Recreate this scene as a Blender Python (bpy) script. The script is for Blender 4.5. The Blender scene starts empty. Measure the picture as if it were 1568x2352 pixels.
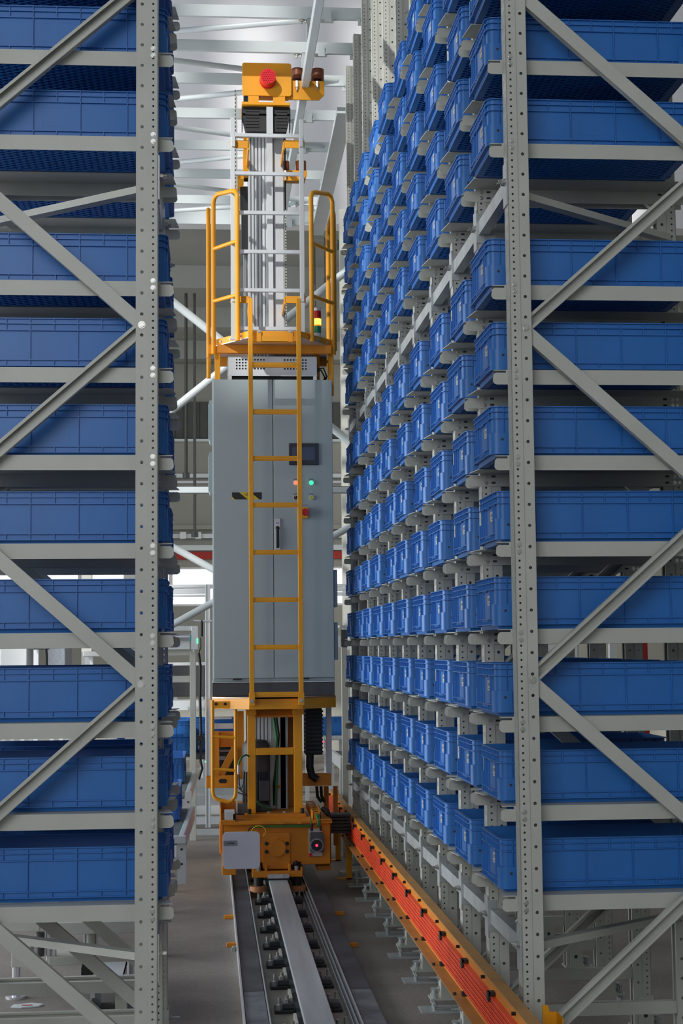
import bpy, bmesh, math, random
from mathutils import Vector, Matrix
random.seed(7)
R_ = math.radians
SC = bpy.context.scene
COL = SC.collection

# ------------------------------------------------------------------ camera
FPX, CX, CY, CAMH = 3620.0, 784.0, 1176.0, 1.70
def _norm(v): return v.normalized()
_dy = _norm(Vector((482-CX, 1488-CY, FPX)))
_up = _norm(Vector((391-CX, -41200-CY, FPX)))
_up = _norm(_up - _dy*_up.dot(_dy))
_dx = _dy.cross(_up)
# rows of W2C: camera x (right), y (down), z (forward) expressed in world axes
CR = Vector((_dx[0], _dy[0], _up[0])); CD = Vector((_dx[1], _dy[1], _up[1])); CF = Vector((_dx[2], _dy[2], _up[2]))
CAMP = Vector((0, 0, CAMH))
cam_d = bpy.data.cameras.new('camera'); cam = bpy.data.objects.new('camera', cam_d); COL.objects.link(cam)
cam_d.sensor_fit = 'VERTICAL'; cam_d.sensor_height = 36; cam_d.lens = FPX/2352*36
cam_d.clip_start = .05; cam_d.clip_end = 200
m = Matrix((( CR.x, -CD.x, -CF.x, 0), (CR.y, -CD.y, -CF.y, 0), (CR.z, -CD.z, -CF.z, CAMH), (0,0,0,1)))
cam.matrix_world = m
SC.camera = cam
def at(px, py, Y):                       # photo pixel -> point on the plane y = Y
    d = CR*(px-CX) + CD*(py-CY) + CF*FPX
    return CAMP + d*(Y/d.y)
def atx(px, py, X):
    d = CR*(px-CX) + CD*(py-CY) + CF*FPX
    return CAMP + d*(X/d.x)
def atz(px, py, Z=0.):
    d = CR*(px-CX) + CD*(py-CY) + CF*FPX
    return CAMP + d*((Z-CAMH)/d.z)
def proj(p):
    v = Vector(p)-CAMP; z = v.dot(CF)
    return CX+FPX*v.dot(CR)/z, CY+FPX*v.dot(CD)/z

# ------------------------------------------------------------------ light
W = bpy.data.worlds.new('world'); SC.world = W; W.use_nodes = True
bg = W.node_tree.nodes['Background']; bg.inputs[0].default_value = (.80, .88, .95, 1); bg.inputs[1].default_value = .30
sun_d = bpy.data.lights.new('sun', 'SUN'); sun = bpy.data.objects.new('sun', sun_d); COL.objects.link(sun)
SUN_DIR = Vector((.30, .62, -.40)).normalized()
sun.rotation_euler = SUN_DIR.to_track_quat('-Z', 'Y').to_euler(); sun_d.energy = 3.4; sun_d.angle = R_(.9); sun_d.color = (1, .97, .93)
def area(name, loc, to, sx, sy, e, col=(1,1,1)):
    d = bpy.data.lights.new(name, 'AREA'); o = bpy.data.objects.new(name, d); COL.objects.link(o)
    d.shape = 'RECTANGLE'; d.size = sx; d.size_y = sy; d.energy = e; d.color = col
    o.location = loc; o.rotation_euler = (Vector(to)-Vector(loc)).to_track_quat('-Z', 'Y').to_euler(); return o
area('window_light_left', (-8.5, 10.5, 3.0), (1.0, 9.5, 4.6), 10, 5.5, 1350, (.93, .97, 1))
area('front_fill', (-3.5, -4.0, 5.0), (.6, 8.0, 2.2), 6, 5, 430, (.95, .98, 1))  # fill added to brighten the rack fronts and cabinet
area('far_fill', (6.5, 20.5, 4.2), (-1.0, 24.5, 3.0), 4, 3, 230, (1, .98, .94))  # fill added to lift the soffit and far wall
SC.view_settings.view_transform = 'Standard'; SC.view_settings.look = 'None'
SC.view_settings.exposure = -.27; SC.view_settings.gamma = 1; SC.view_settings.use_curve_mapping = False

# ------------------------------------------------------------------ materials
def nt(name):
    m = bpy.data.materials.new(name); m.use_nodes = True
    return m, m.node_tree, m.node_tree.nodes['Principled BSDF']
def mat(name, col, rough=.5, metal=0., var=.06, scale=6., bump=0., bscale=200., emis=None, es=0., spec=None, stretch=None, col2=None, trans=0., ramp=(.35,.7)):
    m, t, b = nt(name)
    b.inputs['Roughness'].default_value = rough; b.inputs['Metallic'].default_value = metal
    if spec is not None: b.inputs['Specular IOR Level'].default_value = spec
    if trans: b.inputs['Transmission Weight'].default_value = trans
    tc = t.nodes.new('ShaderNodeTexCoord'); mp = t.nodes.new('ShaderNodeMapping')
    t.links.new(tc.outputs['Object'], mp.inputs[0])
    if stretch: mp.inputs['Scale'].default_value = stretch
    n = t.nodes.new('ShaderNodeTexNoise'); n.inputs['Scale'].default_value = scale; n.inputs['Detail'].default_value = 6
    t.links.new(mp.outputs[0], n.inputs[0])
    cr = t.nodes.new('ShaderNodeValToRGB')
    c2 = col2 if col2 else tuple(c*(1-var*2.2) for c in col)
    cr.color_ramp.elements[0].position = ramp[0]; cr.color_ramp.elements[0].color = (*c2, 1)
    cr.color_ramp.elements[1].position = ramp[1]; cr.color_ramp.elements[1].color = (*col, 1)
    t.links.new(n.outputs[0], cr.inputs[0]); t.links.new(cr.outputs[0], b.inputs['Base Color'])
    if bump:
        n2 = t.nodes.new('ShaderNodeTexNoise'); n2.inputs['Scale'].default_value = bscale
        t.links.new(mp.outputs[0], n2.inputs[0])
        bp = t.nodes.new('ShaderNodeBump'); bp.inputs['Strength'].default_value = bump; bp.inputs['Distance'].default_value = .002
        t.links.new(n2.outputs[0], bp.inputs['Height']); t.links.new(bp.outputs[0], b.inputs['Normal'])
    if emis:
        b.inputs['Emission Color'].default_value = (*emis, 1); b.inputs['Emission Strength'].default_value = es
    return m
def s(r, g, b):                          # sRGB 0..255 -> linear
    f = lambda c: (c/255/12.92) if c/255 <= .04045 else ((c/255+.055)/1.055)**2.4
    return (f(r), f(g), f(b))
M = dict(
 rack=mat('rack_grey_paint', s(188,190,182), .40, 0, .05, 5, .05, 300),
 galv=mat('galvanised_steel', s(186,192,194), .38, .3, .1, 9, .1, 60),
 zinc=mat('zinc_bolt', s(200,200,196), .3, .8, .08, 30),
 blue=mat('blue_plastic', s(38,110,188), .42, 0, .05, 5, .03, 200),
 yellow=mat('yellow_paint', s(236,160,14), .42, 0, .05, 5, .06, 150),
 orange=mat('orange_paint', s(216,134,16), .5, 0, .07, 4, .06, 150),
 cab=mat('cabinet_grey_paint', s(160,173,176), .45, 0, .03, 2, .12, 500),
 plinth=mat('plinth_dark_grey', s(72,74,76), .6, 0, .06, 6, .1, 400),
 alu=mat('anodised_aluminium', s(206,211,214), .36, .2, .05, 4, .03, 80, stretch=(1,1,.2)),
 stain=mat('brushed_stainless', s(205,206,210), .35, .7, .04, 10, .05, 80),
 black=mat('black_plastic', s(24,25,27), .5, 0, .1, 20),
 dark=mat('dark_motor_grey', s(70,76,82), .55, 0, .08, 12, .1, 120),
 steel=mat('rail_steel', s(186,194,198), .42, .2, .12, 3, .04, 90, stretch=(6,.3,1)),
 strip=mat('dark_guide_plate', s(92,98,104), .5, .0, .25, 3, .08, 60, col2=s(58,62,68)),
 strip2=mat('worn_guide_plate', s(124,130,136), .6, .0, .2, 8, .1, 60, col2=s(84,90,96)),
 rubber=mat('brown_polyurethane', s(128,66,34), .45, 0, .12, 12),
 tan=mat('tan_polyurethane', s(190,130,84), .5, 0, .1, 12),
 red=mat('red_rubber', s(214,20,38), .35, 0, .05, 12),
 grout=mat('pale_grout', s(152,146,134), .7, 0, .1, 6, .1, 80),
 orail=mat('orange_conductor', s(238,84,44), .45, 0, .07, 7, .03, 60),
 ochre=mat('ochre_channel_lit', s(184,134,70), .5, 0, .1, 5, .06, 90),  # lit tone of the yellow channel, put into its colour
 white=mat('white_paint', s(222,224,224), .5, 0, .03, 3),
 wplate=mat('white_plate', s(204,208,220), .4, 0, .04, 6),
 glabel=mat('grey_label', s(140,146,156), .5, 0, .1, 40),
 label=mat('paper_label', s(206,204,196), .6, 0, .06, 60),
 ink=mat('ink', s(50,50,55), .6, 0, .1, 60),
 green=mat('green_cable', s(30,120,56), .45, 0, .1, 20),
 teal=mat('teal_guard', s(40,130,125), .5, 0, .1, 20),
 roller=mat('grey_roller_sleeve', s(120,126,130), .5, .2, .1, 14),
 bluegear=mat('blue_pulley', s(46,86,140), .5, 0, .1, 20),
 pipe=mat('white_pipe', s(206,214,216), .35, 0, .03, 4),
 screen=mat('touch_screen', s(70,84,110), .18, 0, .1, 6),
 bezel=mat('screen_bezel', s(36,42,56), .35, 0, .1, 10),
 hblack=mat('hazard_black', s(34,34,34), .55, 0, .06, 20),
 hyellow=mat('hazard_yellow', s(214,186,40), .55, 0, .06, 20),
 lred=mat('red_lamp_lit', s(250,130,100), .3, 0, .02, 9, emis=s(255,110,80), es=1.6),
 lgreen=mat('green_lamp_lit', s(60,230,150), .3, 0, .02, 9, emis=s(40,255,150), es=2.2),
 byel=mat('olive_button', s(190,190,70), .4, 0, .06, 20),
 estop=mat('emergency_red', s(190,20,24), .4, 0, .06, 20),
 bred=mat('beacon_red', s(200,24,24), .25, 0, .03, 9),
 byl=mat('beacon_yellow_lit', s(255,220,60), .25, 0, .03, 9, emis=s(255,214,70), es=3.2),
 bamber=mat('beacon_amber', s(250,150,30), .25, 0, .03, 9, emis=s(255,150,20), es=.7),
 bgreen=mat('beacon_green', s(20,150,100), .25, 0, .03, 9),
 laser=mat('sensor_red_light', s(255,60,90), .3, 0, .02, 9, emis=s(255,30,70), es=5),
 led=mat('green_led', s(60,255,130), .3, 0, .02, 9, emis=s(60,255,130), es=4),
 wall=mat('white_wall_paint', s(226,226,230), .7, 0, .02, 1.2),
 wallb=mat('beige_wall_paint', s(150,150,142), .75, 0, .04, 1.5),
 soff=mat('grey_soffit', s(150,152,146), .8, 0, .04, 1.5),
 louv=mat('dark_louvre', s(78,80,78), .6, 0, .08, 4),
 wred=mat('red_band', s(170,40,34), .6, 0, .08, 4),
 pane=mat('bright_window_pane', s(250,252,255), .4, 0, .01, 3, emis=(1,1,1), es=1.5),
 belt=mat('white_timing_belt', s(190,192,180), .6, 0, .05, 30),
 concrete=None)
# concrete floor: patches, fine grain, dust
def concrete():
    m, t, b = nt('concrete_floor')
    b.inputs['Roughness'].default_value = .62
    tc = t.nodes.new('ShaderNodeTexCoord')
    n1 = t.nodes.new('ShaderNodeTexNoise'); n1.inputs['Scale'].default_value = 1.1; n1.inputs['Detail'].default_value = 8
    n2 = t.nodes.new('ShaderNodeTexNoise'); n2.inputs['Scale'].default_value = 45; n2.inputs['Detail'].default_value = 8
    for n in (n1, n2): t.links.new(tc.outputs['Object'], n.inputs[0])
    c1 = t.nodes.new('ShaderNodeValToRGB'); c1.color_ramp.elements[0].position = .36; c1.color_ramp.elements[0].color = (*s(112,106,101),1)
    c1.color_ramp.elements[1].position = .62; c1.color_ramp.elements[1].color = (*s(146,139,133),1)
    c2 = t.nodes.new('ShaderNodeValToRGB'); c2.color_ramp.elements[0].position = .3; c2.color_ramp.elements[0].color = (.78,.77,.76,1)
    c2.color_ramp.elements[1].position = .6; c2.color_ramp.elements[1].color = (1,1,1,1)
    mx = t.nodes.new('ShaderNodeMix'); mx.data_type = 'RGBA'; mx.blend_type = 'MULTIPLY'; mx.inputs[0].default_value = 1
    t.links.new(n1.outputs[0], c1.inputs[0]); t.links.new(n2.outputs[0], c2.inputs[0])
    t.links.new(c1.outputs[0], mx.inputs[6]); t.links.new(c2.outputs[0], mx.inputs[7]); t.links.new(mx.outputs[2], b.inputs['Base Color'])
    bp = t.nodes.new('ShaderNodeBump'); bp.inputs['Strength'].default_value = .15; bp.inputs['Distance'].default_value = .003
    t.links.new(n2.outputs[0], bp.inputs['Height']); t.links.new(bp.outputs[0], b.inputs['Normal'])
    return m
M['concrete'] = concrete()

# ------------------------------------------------------------------ mesh builder
class MB:
    def __init__(self): self.v = []; self.f = []; self.mi = []; self.sm = []; self.cur = 0
    def m(self, i): self.cur = i; return self
    def add(self, vs, fs, smooth=False):
        b = len(self.v); self.v += [tuple(x) for x in vs]
        for f in fs: self.f.append([b+i for i in f]); self.mi.append(self.cur); self.sm.append(smooth)
    def box(self, x0, x1, y0, y1, z0, z1):
        if x0 > x1: x0, x1 = x1, x0
        if y0 > y1: y0, y1 = y1, y0
        if z0 > z1: z0, z1 = z1, z0
        self.add([(x0,y0,z0),(x1,y0,z0),(x1,y1,z0),(x0,y1,z0),(x0,y0,z1),(x1,y0,z1),(x1,y1,z1),(x0,y1,z1)],
                 [(0,3,2,1),(4,5,6,7),(0,1,5,4),(1,2,6,5),(2,3,7,6),(3,0,4,7)]); return self
    def bar(self, p, q, w, h, side=None):     # w along side, h along d x side
        p = Vector(p); q = Vector(q); d = (q-p).normalized()
        a = Vector(side) if side else Vector((0,0,1)) if abs(d.z) < .9 else Vector((1,0,0))
        a = (a - d*a.dot(d)).normalized(); b = d.cross(a)
        vs = []
        for c in (p, q):
            for (i, j) in ((-1,-1),(1,-1),(1,1),(-1,1)): vs.append(c + a*(i*w/2) + b*(j*h/2))
        self.add(vs, [(3,2,1,0),(4,5,6,7),(0,1,5,4),(1,2,6,5),(2,3,7,6),(3,0,4,7)]); return self
    def cyl(self, p, q, r, n=16, r2=None, caps=True):
        p = Vector(p); q = Vector(q); d = (q-p).normalized(); r2 = r if r2 is None else r2
        a = d.orthogonal().normalized(); b = d.cross(a); vs = []
        for c, rr in ((p, r), (q, r2)):
            for i in range(n): t = 2*math.pi*i/n; vs.append(c + a*(rr*math.cos(t)) + b*(rr*math.sin(t)))
        self.add(vs, [(i, (i+1) % n, n+(i+1) % n, n+i) for i in range(n)], n > 8)
        if caps: self.add(vs, [tuple(range(n-1, -1, -1)), tuple(range(n, 2*n))])
        return self
    def tube(self, path, r, n=10, closed=False):
        P = [Vector(p) for p in path]; N = len(P); vs = []; up = None
        for i, p in enumerate(P):
            if closed: d = (P[(i+1) % N]-P[i-1]).normalized()
            else: d = (P[min(i+1, N-1)]-P[max(i-1, 0)]).normalized()
            if up is None: up = d.orthogonal().normalized()
            up = (up - d*up.dot(d)).normalized(); b = d.cross(up)
            for k in range(n): t = 2*math.pi*k/n; vs.append(p + up*(r*math.cos(t)) + b*(r*math.sin(t)))
        fs = []
        for i in range(N if closed else N-1):
            j = (i+1) % N
            for k in range(n): fs.append((i*n+k, i*n+(k+1) % n, j*n+(k+1) % n, j*n+k))
        self.add(vs, fs, True)
        if not closed: self.add(vs, [tuple(range(n-1, -1, -1)), tuple(range((N-1)*n, N*n))])
        return self
    def prism(self, pts, ext):                # polygon (3-D points) extruded by vector
        pts = [Vector(p) for p in pts]; e = Vector(ext); n = len(pts)
        nrm = sum(((pts[i]).cross(pts[(i+1) % n]) for i in range(n)), Vector())
        if nrm.dot(e) > 0: pts.reverse()
        vs = pts + [p+e for p in pts]
        self.add(vs, [tuple(range(n)), tuple(range(2*n-1, n-1, -1))] + [(i, i+n, (i+1) % n+n, (i+1) % n) for i in range(n)]); return self
    def hexbolt(self, p, n, r=.008, h=.006, washer=True):
        p = Vector(p); n = Vector(n).normalized()
        if washer: self.cyl(p, p+n*.0015, r*1.35, 12)
        self.cyl(p, p+n*h, r, 6); return self
    def mesh(self, name, mats):
        me = bpy.data.meshes.new(name); me.from_pydata(self.v, [], self.f)
        for x in mats: me.materials.append(M[x] if isinstance(x, str) else x)
        me.polygons.foreach_set('material_index', self.mi); me.polygons.foreach_set('use_smooth', self.sm); me.update(); return me
    def obj(self, name, mats, parent=None, bevel=0):
        if isinstance(mats, str): mats = [mats]
        return put(name, self.mesh(name, mats), parent, bevel)
def wloc(o):
    v = Vector((0,0,0))
    while o is not None: v += o.location; o = o.parent
    return v
def put(name, me, parent=None, bevel=0):
    o = bpy.data.objects.new(name, me); COL.objects.link(o)
    if parent: o.parent = parent; o.location = -wloc(parent)
    if bevel:
        b = o.modifiers.new('bevel', 'BEVEL'); b.width = bevel; b.segments = 2; b.limit_method = 'ANGLE'; b.angle_limit = R_(40)
    return o
def tag(o, label, cat, group=None):
    o['label'] = label; o['category'] = cat
    if group: o['group'] = group
    return o
def empty(name, loc, label, cat, group=None):
    o = bpy.data.objects.new(name, None); COL.objects.link(o); o.location = loc; o.empty_display_size = .1
    return tag(o, label, cat, group)
def recentre(o):                              # move a lone mesh's origin to its base
    me = o.data; xs = [v.co for v in me.vertices]
    c = Vector(((min(p.x for p in xs)+max(p.x for p in xs))/2, (min(p.y for p in xs)+max(p.y for p in xs))/2, min(p.z for p in xs)))
    me.transform(Matrix.Translation(-c)); o.location = c; return o
def copy_tree(o, parent=None):
    c = o.copy(); COL.objects.link(c)
    if parent: c.parent = parent
    for ch in o.children: copy_tree(ch, c)
    return c
def struct(name, mb, mats, bevel=0):
    o = mb.obj(name, mats, None, bevel); o['kind'] = 'structure'; return o
def rrect(x0, x1, z0, z1, r, n=5):            # rounded rectangle in x/z
    P = []
    for cx, cz, a0 in ((x1-r, z1-r, 0), (x0+r, z1-r, 90), (x0+r, z0+r, 180), (x1-r, z0+r, 270)):
        for i in range(n+1): a = R_(a0+90*i/n); P.append((cx+r*math.cos(a), cz+r*math.sin(a)))
    return P
def rect_px(x0, y0, x1, y1, Y):               # photo rectangle on plane y=Y -> x0,x1,z0,z1
    xm, ym = (x0+x1)/2, (y0+y1)/2
    return at(x0, ym, Y).x, at(x1, ym, Y).x, at(xm, y1, Y).z, at(xm, y0, Y).z
def pbox(mb, x0, y0, x1, y1, Y, d):
    a, b, c, e = rect_px(x0, y0, x1, y1, Y); mb.box(a, b, Y, Y+d, c, e); return mb
def pplate(mb, x0, y0, x1, y1, Y, d, r):
    a, b, c, e = rect_px(x0, y0, x1, y1, Y); mb.prism([(x, Y, z) for x, z in rrect(a, b, c, e, r)], (0, d, 0)); return mb
def text_mesh(txt, size):
    cu = bpy.data.curves.new('t', 'FONT'); cu.body = txt; cu.size = size; cu.extrude = .0006; cu.align_x = 'CENTER'; cu.align_y = 'CENTER'
    o = bpy.data.objects.new('t', cu); COL.objects.link(o)
    bpy.context.view_layer.update()
    me = bpy.data.meshes.new_from_object(o.evaluated_get(bpy.context.evaluated_depsgraph_get()))
    bpy.data.objects.remove(o); bpy.data.curves.remove(cu)
    me.transform(Matrix.Rotation(R_(90), 4, 'X')); return me

ORD = ['zeroth','first','second','third','fourth','fifth','sixth','seventh','eighth','ninth','tenth','eleventh','twelfth','thirteenth','fourteenth']
# ------------------------------------------------------------------ layout numbers
Y0, PITCH, PW, PD = 5.50, .65, .07, .075
XR, XL, DEPTH = 1.075, -.18, .815
ROWS = [.821, 1.133, 1.445, 1.757, 2.069, 2.381, 2.693, 3.005, 3.533, 3.847, 4.160, 4.472, 4.785]
BL, BW, BH = .80, .40, .189
NR, NL = 11, 3                                # frames in the right / left rack
TIE_Z = (.655, 3.37)
POST_TOP = 6.25

# ------------------------------------------------------------------ setting
mb = MB(); mb.box(-14, 12, -7, 27, -.2, 0); struct('floor', mb, ['concrete'])
# end wall of the aisle bay (sunlit upper part) and the lower hall that opens under it
YU = 17.2; ZU = at(600, 512, YU).z
mb = MB(); mb.box(-14, 12, YU, YU+.3, ZU, 13); struct('wall_upper_end', mb, ['wall'])
mb = MB(); mb.box(-14, 12, YU+.3, 26.3, ZU, ZU+.25)
for y in (19.2, 21.6, 24.0): mb.box(-14, 12, y, y+.3, ZU-.28, ZU)
struct('ceiling', mb, ['soff'])
YE = 26.0
def zE(py): return at(480, py, YE).z
mb = MB()
zw0, zw1 = zE(1392), zE(1302)
mb.box(-14, 12, YE, YE+.3, 0, zw0); mb.box(-14, 12, YE, YE+.3, zw1, ZU)
mb.box(-14, -3.6, YE, YE+.3, zw0, zw1); mb.box(2.9, 12, YE, YE+.3, zw0, zw1); mb.box(.1, 1.9, YE, YE+.3, zw0, zw1)
struct('wall_end', mb, ['wallb'])
wi = 0
for (a, b) in ((-3.6, .1), (1.9, 2.9)):
    wi += 1
    mb = MB(); mb.box(a, b, YE+.12, YE+.15, zw0, zw1); w = struct('window_%d' % wi, mb, ['pane'])
    mb = MB(); n = max(2, int((b-a)/.62))
    for i in range(n+1): x = a+(b-a)*i/n; mb.box(x-.03, x+.03, YE+.05, YE+.12, zw0, zw1)
    for z in (zw0, (zw0+zw1)/2, zw1): mb.box(a, b, YE+.05, YE+.12, z-.035, z+.035)
    mb.obj('window_frame', ['white'], w)
mb = MB(); mb.box(-14, 12, YE-.06, YE, zE(1010), zE(925))
for i in range(60): mb.box(-6+i*.2, -5.97+i*.2, YE-.09, YE-.06, zE(1010), zE(925))
struct('trim_1', mb, ['louv'])
mb = MB(); mb.box(-14, 12, YE-.08, YE, zE(1285), zE(1268)); struct('trim_2', mb, ['wred'])
# unseen wall and piers behind the viewpoint, added to block and stripe the sun
mb = MB(); mb.box(-14, 12, -6.3, -6, 0, 14.6); mb.box(-14, 12, -6.3, -6, 24, 24.6)
x = -13.2
while x < 12: mb.box(x, x+.6, -6.3, -6, 14.6, 24); x += 1.4
struct('wall_sun_block', mb, ['wall'])
mb = MB(); mb.box(9, 9.3, -6, 26, 0, 13); struct('wall_right', mb, ['wallb'])

# ------------------------------------------------------------------ rack upright post
def holed(mb, u0, u1, v0, v1, pitch, r, y, t, uc=None, nb=8):
    """plate in the (x=u, z=v) plane with a round hole every pitch, front at y, thickness t"""
    uc = (u0+u1)/2 if uc is None else uc
    n = int((v1-v0)/pitch)
    for i in range(n):
        a = v0+i*pitch; b = a+pitch; vc = (a+b)/2
        outer = [(u1,vc),(u1,b),(uc,b),(u0,b),(u0,vc),(u0,a),(uc,a),(u1,a)]
        inner = [(uc+r*math.cos(math.pi/4*k), vc+r*math.sin(math.pi/4*k)) for k in range(8)]
        vs = [(p[0], y, p[1]) for p in outer+inner] + [(p[0], y+t, p[1]) for p in outer+inner]
        fs = []
        for k in range(8):
            j = (k+1) % 8
            fs += [(k, j, 8+j, 8+k), (16+j, 16+k, 24+k, 24+j), (8+k, 8+j, 24+j, 24+k)]
        mb.add(vs, fs)
    if v1-(v0+n*pitch) > .001: mb.box(u0, u1, y, y+t, v0+n*pitch, v1)
def post_mb():
    """front post, local: u (x) 0 at the aisle face going away from the aisle, y 0..PW"""
    mb = MB(); z0, z1, t = .06, POST_TOP, .0028
    for y, sgn in ((0, 1), (PW-t, -1)):
        holed(mb, 0, .034, z0, z1, .025, .0042, y, t)
        yy = y+.004*sgn
        holed(mb, .038, PD, z0, z1, .075, .0062, yy, t)
        mb.box(.0341, .0379, min(y, yy), max(y, yy)+t, z0, z1)
        mb.box(PD+.0001, PD+.0025, yy, yy+t+.010, z0, z1) if sgn > 0 else mb.box(PD+.0001, PD+.0025, yy-.010, yy+t, z0, z1)
    # web with two rows of slots
    for a, b in ((0, .015), (.023, .047), (.055, PW)): mb.box(0, t, a, b, z0, z1)
    k = 0
    while z0+k*.05 < z1-.05:
        for a in (.015, .047): mb.box(0, t, a, a+.008, z0+k*.05, z0+k*.05+.027)
        k += 1
    return mb
def xform(mb, sx=1, ox=0):
    mb.v = [(sx*x+ox, y, z) for x, y, z in mb.v]
    if sx < 0: mb.f = [list(reversed(f)) for f in mb.f]
    return mb
def foot_mb():
    mb = MB()
    mb.m(1).box(-.10, .09, -.035, PW+.035, 0, .008)
    mb.m(0).box(-.055, .085, -.012, PW+.012, .055, .063)
    for y in (-.006, PW+.002): mb.box(-.004, .06, y, y+.004, .06, .19)
    mb.box(-.006, -.002, -.004, PW+.004, .06, .19)
    mb.m(1)
    for y in (.012, PW-.012):
        mb.cyl((-.035, y, 0), (-.035, y, .10), .007, 10); mb.cyl((-.035, y, .03), (-.035, y, .042), .013, 6); mb.cyl((-.035, y, .064), (-.035, y, .076), .013, 6)
    mb.hexbolt((-.006, PW/2, .10), (-1,0,0), .01, .012); mb.hexbolt((-.006, PW/2, .15), (-1,0,0), .01, .012)
    mb.cyl((-.05, PW/2, .15), (-.006, PW/2, .15), .004, 8); mb.cyl((-.05, PW/2, .10), (-.006, PW/2, .10), .004, 8)
    mb.m(2).cyl((.03, -.0065, .11), (.03, -.0062, .11), .009, 12)
    return mb
def brace_mb(u0, z0, u1, z1, open_front):
    mb = MB(); p = Vector((u0, PW/2, z0)); q = Vector((u1, PW/2, z1)); d = (q-p).normalized(); nrm = Vector((0,1,0)); w = d.cross(nrm)
    t = .003; h = .048; dp = .028; yb = dp/2 if open_front else -dp/2
    off = Vector((0, yb, 0))
    mb.bar(p+off, q+off, t, h, side=(0,1,0))
    for k in (-1, 1):
        o = w*(k*(h/2-t/2)); mb.bar(p+o, q+o, dp, t, side=(0,1,0))
        o2 = w*(k*(h/2-.006)) + Vector((0, -yb, 0)); mb.bar(p+o2, q+o2, t, .010, side=(0,1,0))
    return mb
def beam_mb(near):
    """support rail, local origin = post aisle corner at rail top; near: on the camera side of the post, flange towards the camera"""
    mb = MB(); t = .003
    yp = -t if near else PW                # plate plane
    pts = [(.86, 0), (-.006, 0), (-.006, -.011), (-.044, -.011), (-.052, -.018), (-.054, -.042), (-.049, -.050), (-.040, -.054), (.86, -.054)]
    # split in two convex-ish pieces
    mb.prism([(x, yp, z) for x, z in [(.86, 0), (-.006, 0), (-.006, -.011), (.86, -.011)]], (0, t, 0))
    mb.prism([(x, yp, z) for x, z in [(.86, -.011), (-.044, -.011), (-.052, -.018), (-.054, -.042), (-.049, -.050), (-.040, -.054), (.86, -.054)]], (0, t, 0))
    f = .14 if near else .09; sg = -1 if near else 1; ye = yp if near else yp+t
    a, b = ye+sg*.0001, ye+sg*f
    mb.prism([(-.050, a, 0), (.86, a, 0), (.86, b, 0), (-.036, b, 0)], (0, 0, -t))
    ys = yp-.0008 if near else yp+t+.0008
    for i in range(17): mb.box(.10+i*.0465, .1025+i*.0465, yp-.0006, yp+t+.0006, -.007, -.001)
    mb.m(1)
    if near:
        for z in (-.014, -.039): mb.hexbolt((.017, yp, z), (0,-1,0), .0062, .005); mb.hexbolt((.78, yp, z), (0,-1,0), .0062, .005)
        mb.m(2)
        for z in (-.014, -.039):
            for u in (.047, .75): mb.prism([(u-.008, yp-.0004, z-.004), (u+.008, yp-.0004, z-.004), (u+.008, yp-.0004, z+.004), (u-.008, yp-.0004, z+.004)], (0, .0003, 0))
    else:
        for z in (-.014, -.039):
            for u in (.017, .80): mb.hexbolt((u, 0, z), (0,-1,0), .0068, .005)
    return mb
meshes = {}
for side, sx in (('r', 1), ('l', -1)):
    meshes[side] = dict(
        post=xform(post_mb(), sx).mesh('post', ['rack']),
        rear=xform(xform(post_mb(), -1, DEPTH), sx).mesh('rear_post', ['rack']),
        foot=xform(foot_mb(), sx).mesh('base_foot', ['rack', 'galv', 'ink']),
        rfoot=xform(xform(foot_mb(), -1, DEPTH), sx).mesh('base_foot', ['rack', 'galv', 'ink']),
        near=xform(beam_mb(True), sx).mesh('support_rail', ['rack', 'zinc', 'ink']),
        far=xform(beam_mb(False), sx).mesh('support_rail', ['rack', 'zinc', 'ink']))
    B = []
    zf = [.318, 1.576, 2.834, 4.092, 5.350]; zr = [.947, 2.205, 3.463, 4.721, 5.979]
    for i in range(5):
        B.append(xform(brace_mb(.05, zf[i], DEPTH-.05, zr[i], sx > 0), sx).mesh('diagonal_brace', ['rack']))
        if i < 4: B.append(xform(brace_mb(.05, zf[i+1], DEPTH-.05, zr[i], sx < 0), sx).mesh('diagonal_brace', ['rack']))
    B.append(xform(brace_mb(.05, .285, DEPTH-.05, .285, False), sx).mesh('horizontal_brace', ['rack']))
    meshes[side]['braces'] = B
    bb = MB(); bb.hexbolt((0, 0, 0), (0,-1,0), .010, .007)
    meshes[side]['bolt'] = bb.mesh('brace_bolt', ['zinc'])
    meshes[side]['bpos'] = [(sx*.0565, z) for z in zf] + [(sx*(DEPTH-.0565), z) for z in zr]
def child(name, me, parent, dz=0):
    o = bpy.data.objects.new(name, me); COL.objects.link(o); o.parent = parent; o.location = (0, 0, dz); return o
def frame(side, k, n):
    x = XR if side == 'r' else XL; y = Y0+PITCH*k; ms = meshes[side]
    sd = 'right' if side == 'r' else 'left'
    if k == 0: lab = 'grey perforated upright frame nearest the camera in the %s rack' % sd
    elif k == n-1: lab = 'grey perforated upright frame at the far end of the %s rack' % sd
    else: lab = 'grey perforated upright frame, %s from the camera in the %s rack' % (ORD[k+1], sd)
    e = empty('upright_frame', (x, y, 0), lab, 'rack frame', '%s rack upright frames' % sd)
    child('post', ms['post'], e); child('post', ms['rear'], e)
    child('base_foot', ms['foot'], e); child('base_foot', ms['rfoot'], e)
    for b in ms['braces']: child(b.name.split('.')[0], b, e)
    for bx, bz in ms['bpos']:
        o = child('brace_bolt', ms['bolt'], e, bz); o.location = (bx, .004, bz)
    for z in ROWS:
        if k < n-1: child('support_rail', ms['far'], e, z)
        if k > 0: child('support_rail', ms['near'], e, z)
    return e
FR = {('r', k): frame('r', k, NR) for k in range(NR)}
FR.update({('l', k): frame('l', k, NL) for k in range(NL)})

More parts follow.
